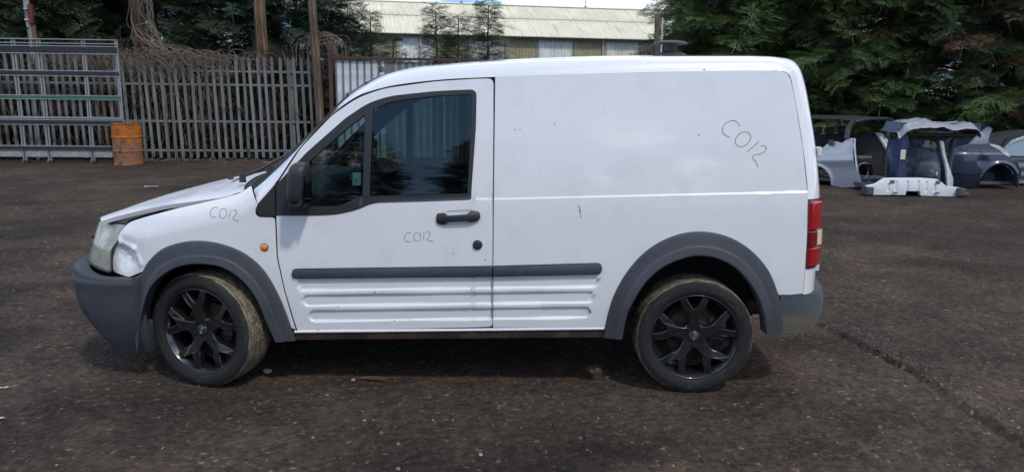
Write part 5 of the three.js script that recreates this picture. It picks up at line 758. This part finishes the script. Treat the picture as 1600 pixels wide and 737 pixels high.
{ // dark blue coupe quarter
  const t = thing('navy_car_wreck', 'dark blue coupe rear quarter with empty wheel arch and fuel flap', 'car wreck', [8.6, 0, -8.8], 0.0, 'cut-up car shells by the trees'), ox = 8.6, X = (l) => l.map((p) => [p[0] - ox, p[1], p[2]]);
  const arch = []; for (let a = 0.1; a < 3.0; a += 0.2) arch.push([8.92 + 0.31 * Math.cos(a), 0.10 + 0.345 * Math.sin(a), 0]);
  const loop = X([[7.86, 0.66], [8.10, 0.725], [8.32, 0.78], [8.53, 0.965], [8.71, 1.10], [8.80, 1.06], [8.71, 0.90], [8.70, 0.82], [8.87, 0.775], [9.02, 0.685], [9.07, 0.56], [9.20, 0.50], [9.30, 0.30], [9.29, 0.02], ...arch, [8.58, 0.03], [8.50, 0.0], [8.16, 0.01], [8.02, 0.10], [7.92, 0.28], [7.88, 0.45]]);
  const zf = (x, y) => { let z = 0.06 - 0.25 * Math.pow(y - 0.42, 2) - 0.9 * Math.pow(Math.max(0, -0.25 - x), 2) - 0.05 * sstep(y, 0.72, 1.05); z += 0.02 * (1 - sstep(y, 0.60, 0.66)); z += 0.028 * Math.exp(-Math.pow((Math.hypot((x - 0.32) / 0.31, (y - 0.10) / 0.345) - 1.08) / 0.08, 2)); z -= 0.022 * Math.exp(-Math.pow(Math.hypot(x - 0.0, y - 0.50) / 0.07, 2)) * (0.6 + fbm(x * 16, y * 16, 2)); z -= 0.012 * (1 - sstep(y, 0.26, 0.275)); return z; };
  mesh('quarter_panel', sheet([roundPoly(loop, 0.025, 3)], zf, { dx: 0.02, dy: 0.014, edge: 0.05 }), navy, t);
  mesh('pillar_skin', sheet([roundPoly(X([[8.34, 0.79], [8.55, 0.955], [8.705, 1.075], [8.775, 1.045], [8.69, 0.89], [8.68, 0.80], [8.50, 0.785]]), 0.02, 3)], (x, y) => zf(x, y) + 0.006, { edge: 0.006 }), phy(0.10, 0.115, 0.14, 0.35, { metalness: 0.3, clearcoat: 1, clearcoatRoughness: 0.08 }), t);
  mesh('fuel_flap', sheet([roundPoly(X([[8.54, 0.70], [8.65, 0.705], [8.705, 0.63], [8.70, 0.60], [8.565, 0.595]]), 0.02, 4)], (x, y) => zf(x, y) + 0.008, { dx: 0.01, dy: 0.01, edge: 0.012 }), navy, t);
  mesh('door_jamb', sheet([roundPoly(X([[8.71, 0.80], [8.87, 0.765], [9.02, 0.675], [9.06, 0.57], [8.98, 0.60], [8.86, 0.70], [8.72, 0.765]]), 0.015, 3)], (x, y) => zf(x, y) + 0.012, { edge: 0.03 }), std(0.46, 0.47, 0.46, 0.5, { map: mottle }), t);
  mesh('lamp_opening', sheet([roundPoly(X([[7.94, 0.655], [8.13, 0.65], [8.11, 0.56], [8.07, 0.50], [7.96, 0.49]]), 0.02, 3)], (x, y) => zf(x, y) + 0.004, { edge: 0.004 }), carpet, t);
  mesh('bumper_skin', sheet([roundPoly(X([[8.02, 0.27], [8.53, 0.275], [8.60, 0.20], [8.56, 0.04], [8.20, 0.02], [8.06, 0.10]]), 0.03, 3)], (x, y) => zf(x, y) + 0.022, { dx: 0.02, dy: 0.02, edge: 0.03 }), std(0.010, 0.013, 0.024, 0.45), t);
  mesh('wheelhouse', surf((u, v) => { const a = Math.PI * u; return [0.32 - 0.33 * Math.cos(a), 0.08 + 0.36 * Math.sin(a), -0.42 * v]; }, 24, 3), navyIn, t);
  mesh('wheelhouse_back', box(0.72, 0.5, 0.03, 0.32, 0.25, -0.43), navyIn, t);
  mesh('brake_drum', new THREE.CylinderGeometry(0.11, 0.11, 0.07, 24).rotateX(Math.PI / 2).translate(0.30, 0.17, -0.22), std(0.045, 0.04, 0.036, 0.8), t);
  mesh('boot_deck', surf((u, v) => [lerp(-0.74, -0.1, u), 0.665 + 0.20 * u * u + 0.03 * Math.sin(v * 3), -1.35 * v - 0.01], 12, 10), navy, t);
  mesh('far_quarter', sheet([roundPoly(X([[7.86, 0.66], [8.32, 0.78], [8.75, 1.06], [9.05, 0.6], [9.28, 0.3], [9.28, 0.02], [7.9, 0.02]]), 0.03, 3)], () => -1.4, { edge: 0.03 }), navy, t);
  mesh('cabin_floor', box(1.3, 0.05, 1.3, 0.05, 0.10, -0.72), carpet, t);
}
{ // pale-windowed wreck at the edge
  const t = thing('grey_car_wreck', 'grey wrecked car front with a pale blue window beside the coupe quarter', 'car wreck', [9.75, 0, -9.3], 0.0, 'cut-up car shells by the trees');
  mesh('side_shell', sheet([roundPoly([[-0.36, 0.06], [-0.40, 0.30], [-0.42, 0.46], [-0.46, 0.52], [0.9, 0.50], [1.4, 0.42], [1.4, 0.05]], 0.03, 3)], (x, y) => 0.06 - 0.3 * Math.pow(y - 0.3, 2) + 0.01 * Math.sin(y * 40), { dx: 0.05, dy: 0.012, edge: 0.05 }), phy(0.13, 0.14, 0.16, 0.35, { clearcoat: 1, metalness: 0.3 }), t);
  mesh('window_surround', sheet([roundPoly([[-0.50, 0.50], [-0.52, 0.70], [-0.40, 0.86], [-0.05, 0.97], [0.6, 0.98], [0.62, 0.50]], 0.04, 3)], (x, y) => 0.03 - 0.1 * (y - 0.5), { edge: 0.06 }), std(0.015, 0.016, 0.018, 0.5), t);
  mesh('window_glass', sheet([roundPoly([[-0.40, 0.56], [-0.46, 0.70], [-0.34, 0.83], [-0.04, 0.93], [0.55, 0.94], [0.56, 0.54]], 0.03, 3)], (x, y) => 0.036 - 0.1 * (y - 0.5), { edge: 0.003 }), phy(0.26, 0.33, 0.36, 0.12, { clearcoat: 1 }), t);
  mesh('roof_skin', surf((u, v) => [lerp(-0.40, 1.0, u), 0.98 - 0.25 * Math.pow(1 - u, 3), 0.02 - 1.3 * v], 12, 4), std(0.05, 0.055, 0.06, 0.5), t);
  mesh('far_shell', box(1.7, 0.45, 0.05, 0.5, 0.29, -1.3), carpet, t);
}
{ // dark hatchback mostly behind the van
  const t = thing('charcoal_car_wreck', 'charcoal wrecked car with a hanging grey bumper close behind the van', 'car wreck', [5.05, 0, -10.4], 0.2, 'cut-up car shells by the trees');
  mesh('tail_shell', sheet([roundPoly([[-0.75, 0.12], [-0.78, 0.6], [-0.66, 1.10], [-0.5, 1.26], [0.5, 1.26], [0.66, 1.10], [0.78, 0.6], [0.75, 0.12]], 0.08, 3), roundPoly([[-0.55, 0.80], [-0.48, 1.12], [0.48, 1.12], [0.55, 0.80]], 0.05, 3)], (x, y) => 0.05 - 0.12 * x * x - 0.25 * Math.max(0, y - 0.7), { edge: 0.05 }), std(0.028, 0.03, 0.034, 0.6, { map: mottle }), t);
  mesh('rear_glass', sheet([roundPoly([[-0.55, 0.80], [-0.48, 1.12], [0.48, 1.12], [0.55, 0.80]], 0.05, 3)], (x, y) => 0.02 - 0.12 * x * x - 0.25 * Math.max(0, y - 0.7), { edge: 0 }), glassMat, t);
  mesh('bumper', surf((u, v) => { const s = 2 * u - 1, a = v * Math.PI; return [0.80 * s, 0.24 + 0.11 * Math.cos(a), 0.16 + 0.06 * Math.sin(a) - 0.14 * s * s]; }, 24, 8), std(0.14, 0.15, 0.17, 0.45), t);
  for (const s of [-1, 1]) mesh('flank', box(0.05, 0.85, 2.0, 0.74 * s, 0.55, -1.05, 0.02), std(0.028, 0.03, 0.034, 0.6), t);
  mesh('roof', box(1.2, 0.04, 1.6, 0, 1.22, -1.0, 0.015), std(0.028, 0.03, 0.034, 0.6), t);
}
// ---------------------------------------------------------------- small things on the ground
function stone(x, z, s, c, label) { const g = new THREE.IcosahedronGeometry(s, 2), p = g.attributes.position; for (let i = 0; i < p.count; i++) { const k = 1 + 0.35 * (fbm(p.getX(i) / s * 1.5 + x * 7, p.getY(i) / s * 1.5 + p.getZ(i) / s, 2) - 0.5); p.setXYZ(i, p.getX(i) * k * 1.2, p.getY(i) * k * 0.75, p.getZ(i) * k); } g.computeVertexNormals(); const m = top('stone', g, std(...c, 0.9, { map: mottle })); m.position.set(x, groundY(x, z) + s * 0.55, z); tag(m, label, 'stone'); }
stone(-1.08, 0.63, 0.020, [0.42, 0.38, 0.32], 'pale rounded pebble just behind the front wheel');
stone(-0.56, 0.74, 0.011, [0.34, 0.32, 0.30], 'small grey pebble under the door beside the broken brown sticks');
{ const t = thing('broken_sticks', 'reddish brown broken sticks lying in front of the sill', 'sticks', [-0.45, groundY(-0.45, 0.72), 0.72]); const m = std(0.13, 0.055, 0.035, 0.9), r = rng(66); for (const [x0, x1, z0, z1, rr] of [[-0.10, 0.10, 0, 0.03, 0.006], [-0.07, 0.12, -0.02, 0.0, 0.005], [0.0, 0.16, 0.02, -0.015, 0.004]]) mesh('stick', limb([[x0, 0.008, z0], [(x0 + x1) / 2, 0.018, (z0 + z1) / 2 + 0.01], [x1, 0.007, z1]], rr, rr * 0.5, 8, 5), m, t); }
function scrap(x, z, w, d, a, c, label, name, cat) { const m = top(name, surf((u, v) => [(u - 0.5) * w, 0.004 + 0.010 * n2(u * 3 + x, v * 3) + 0.006 * u * v, (v - 0.5) * d * (1 - 0.3 * u)], 8, 6), std(...c, 0.85)); m.position.set(x, groundY(x, z) + 0.002, z); m.rotation.y = a; tag(m, label, cat); }
scrap(-2.40, 0.93, 0.07, 0.012, 0.2, [0.45, 0.38, 0.24], 'thin straw-coloured wood splinter on the asphalt ahead of the bumper', 'wood_splinter', 'splinter');
scrap(-2.17, 1.32, 0.045, 0.012, -0.3, [0.50, 0.46, 0.38], 'short pale chip of wood on the foreground asphalt', 'wood_chip', 'wood chip');
scrap(-5.55, -7.6, 0.22, 0.10, 0.2, [0.62, 0.62, 0.63], 'flat white scrap of paper lying in the open yard', 'paper_scrap', 'litter');
scrap(-5.05, -12.0, 0.16, 0.10, 0.4, [0.60, 0.60, 0.58], 'white litter scrap at the foot of the palisade fence', 'litter_scrap', 'litter');
scrap(-5.9, -11.9, 0.09, 0.06, 0.9, [0.55, 0.55, 0.52], 'tiny pale litter scrap among twigs by the fence', 'litter_scrap', 'litter');
renderer.render(scene, camera);
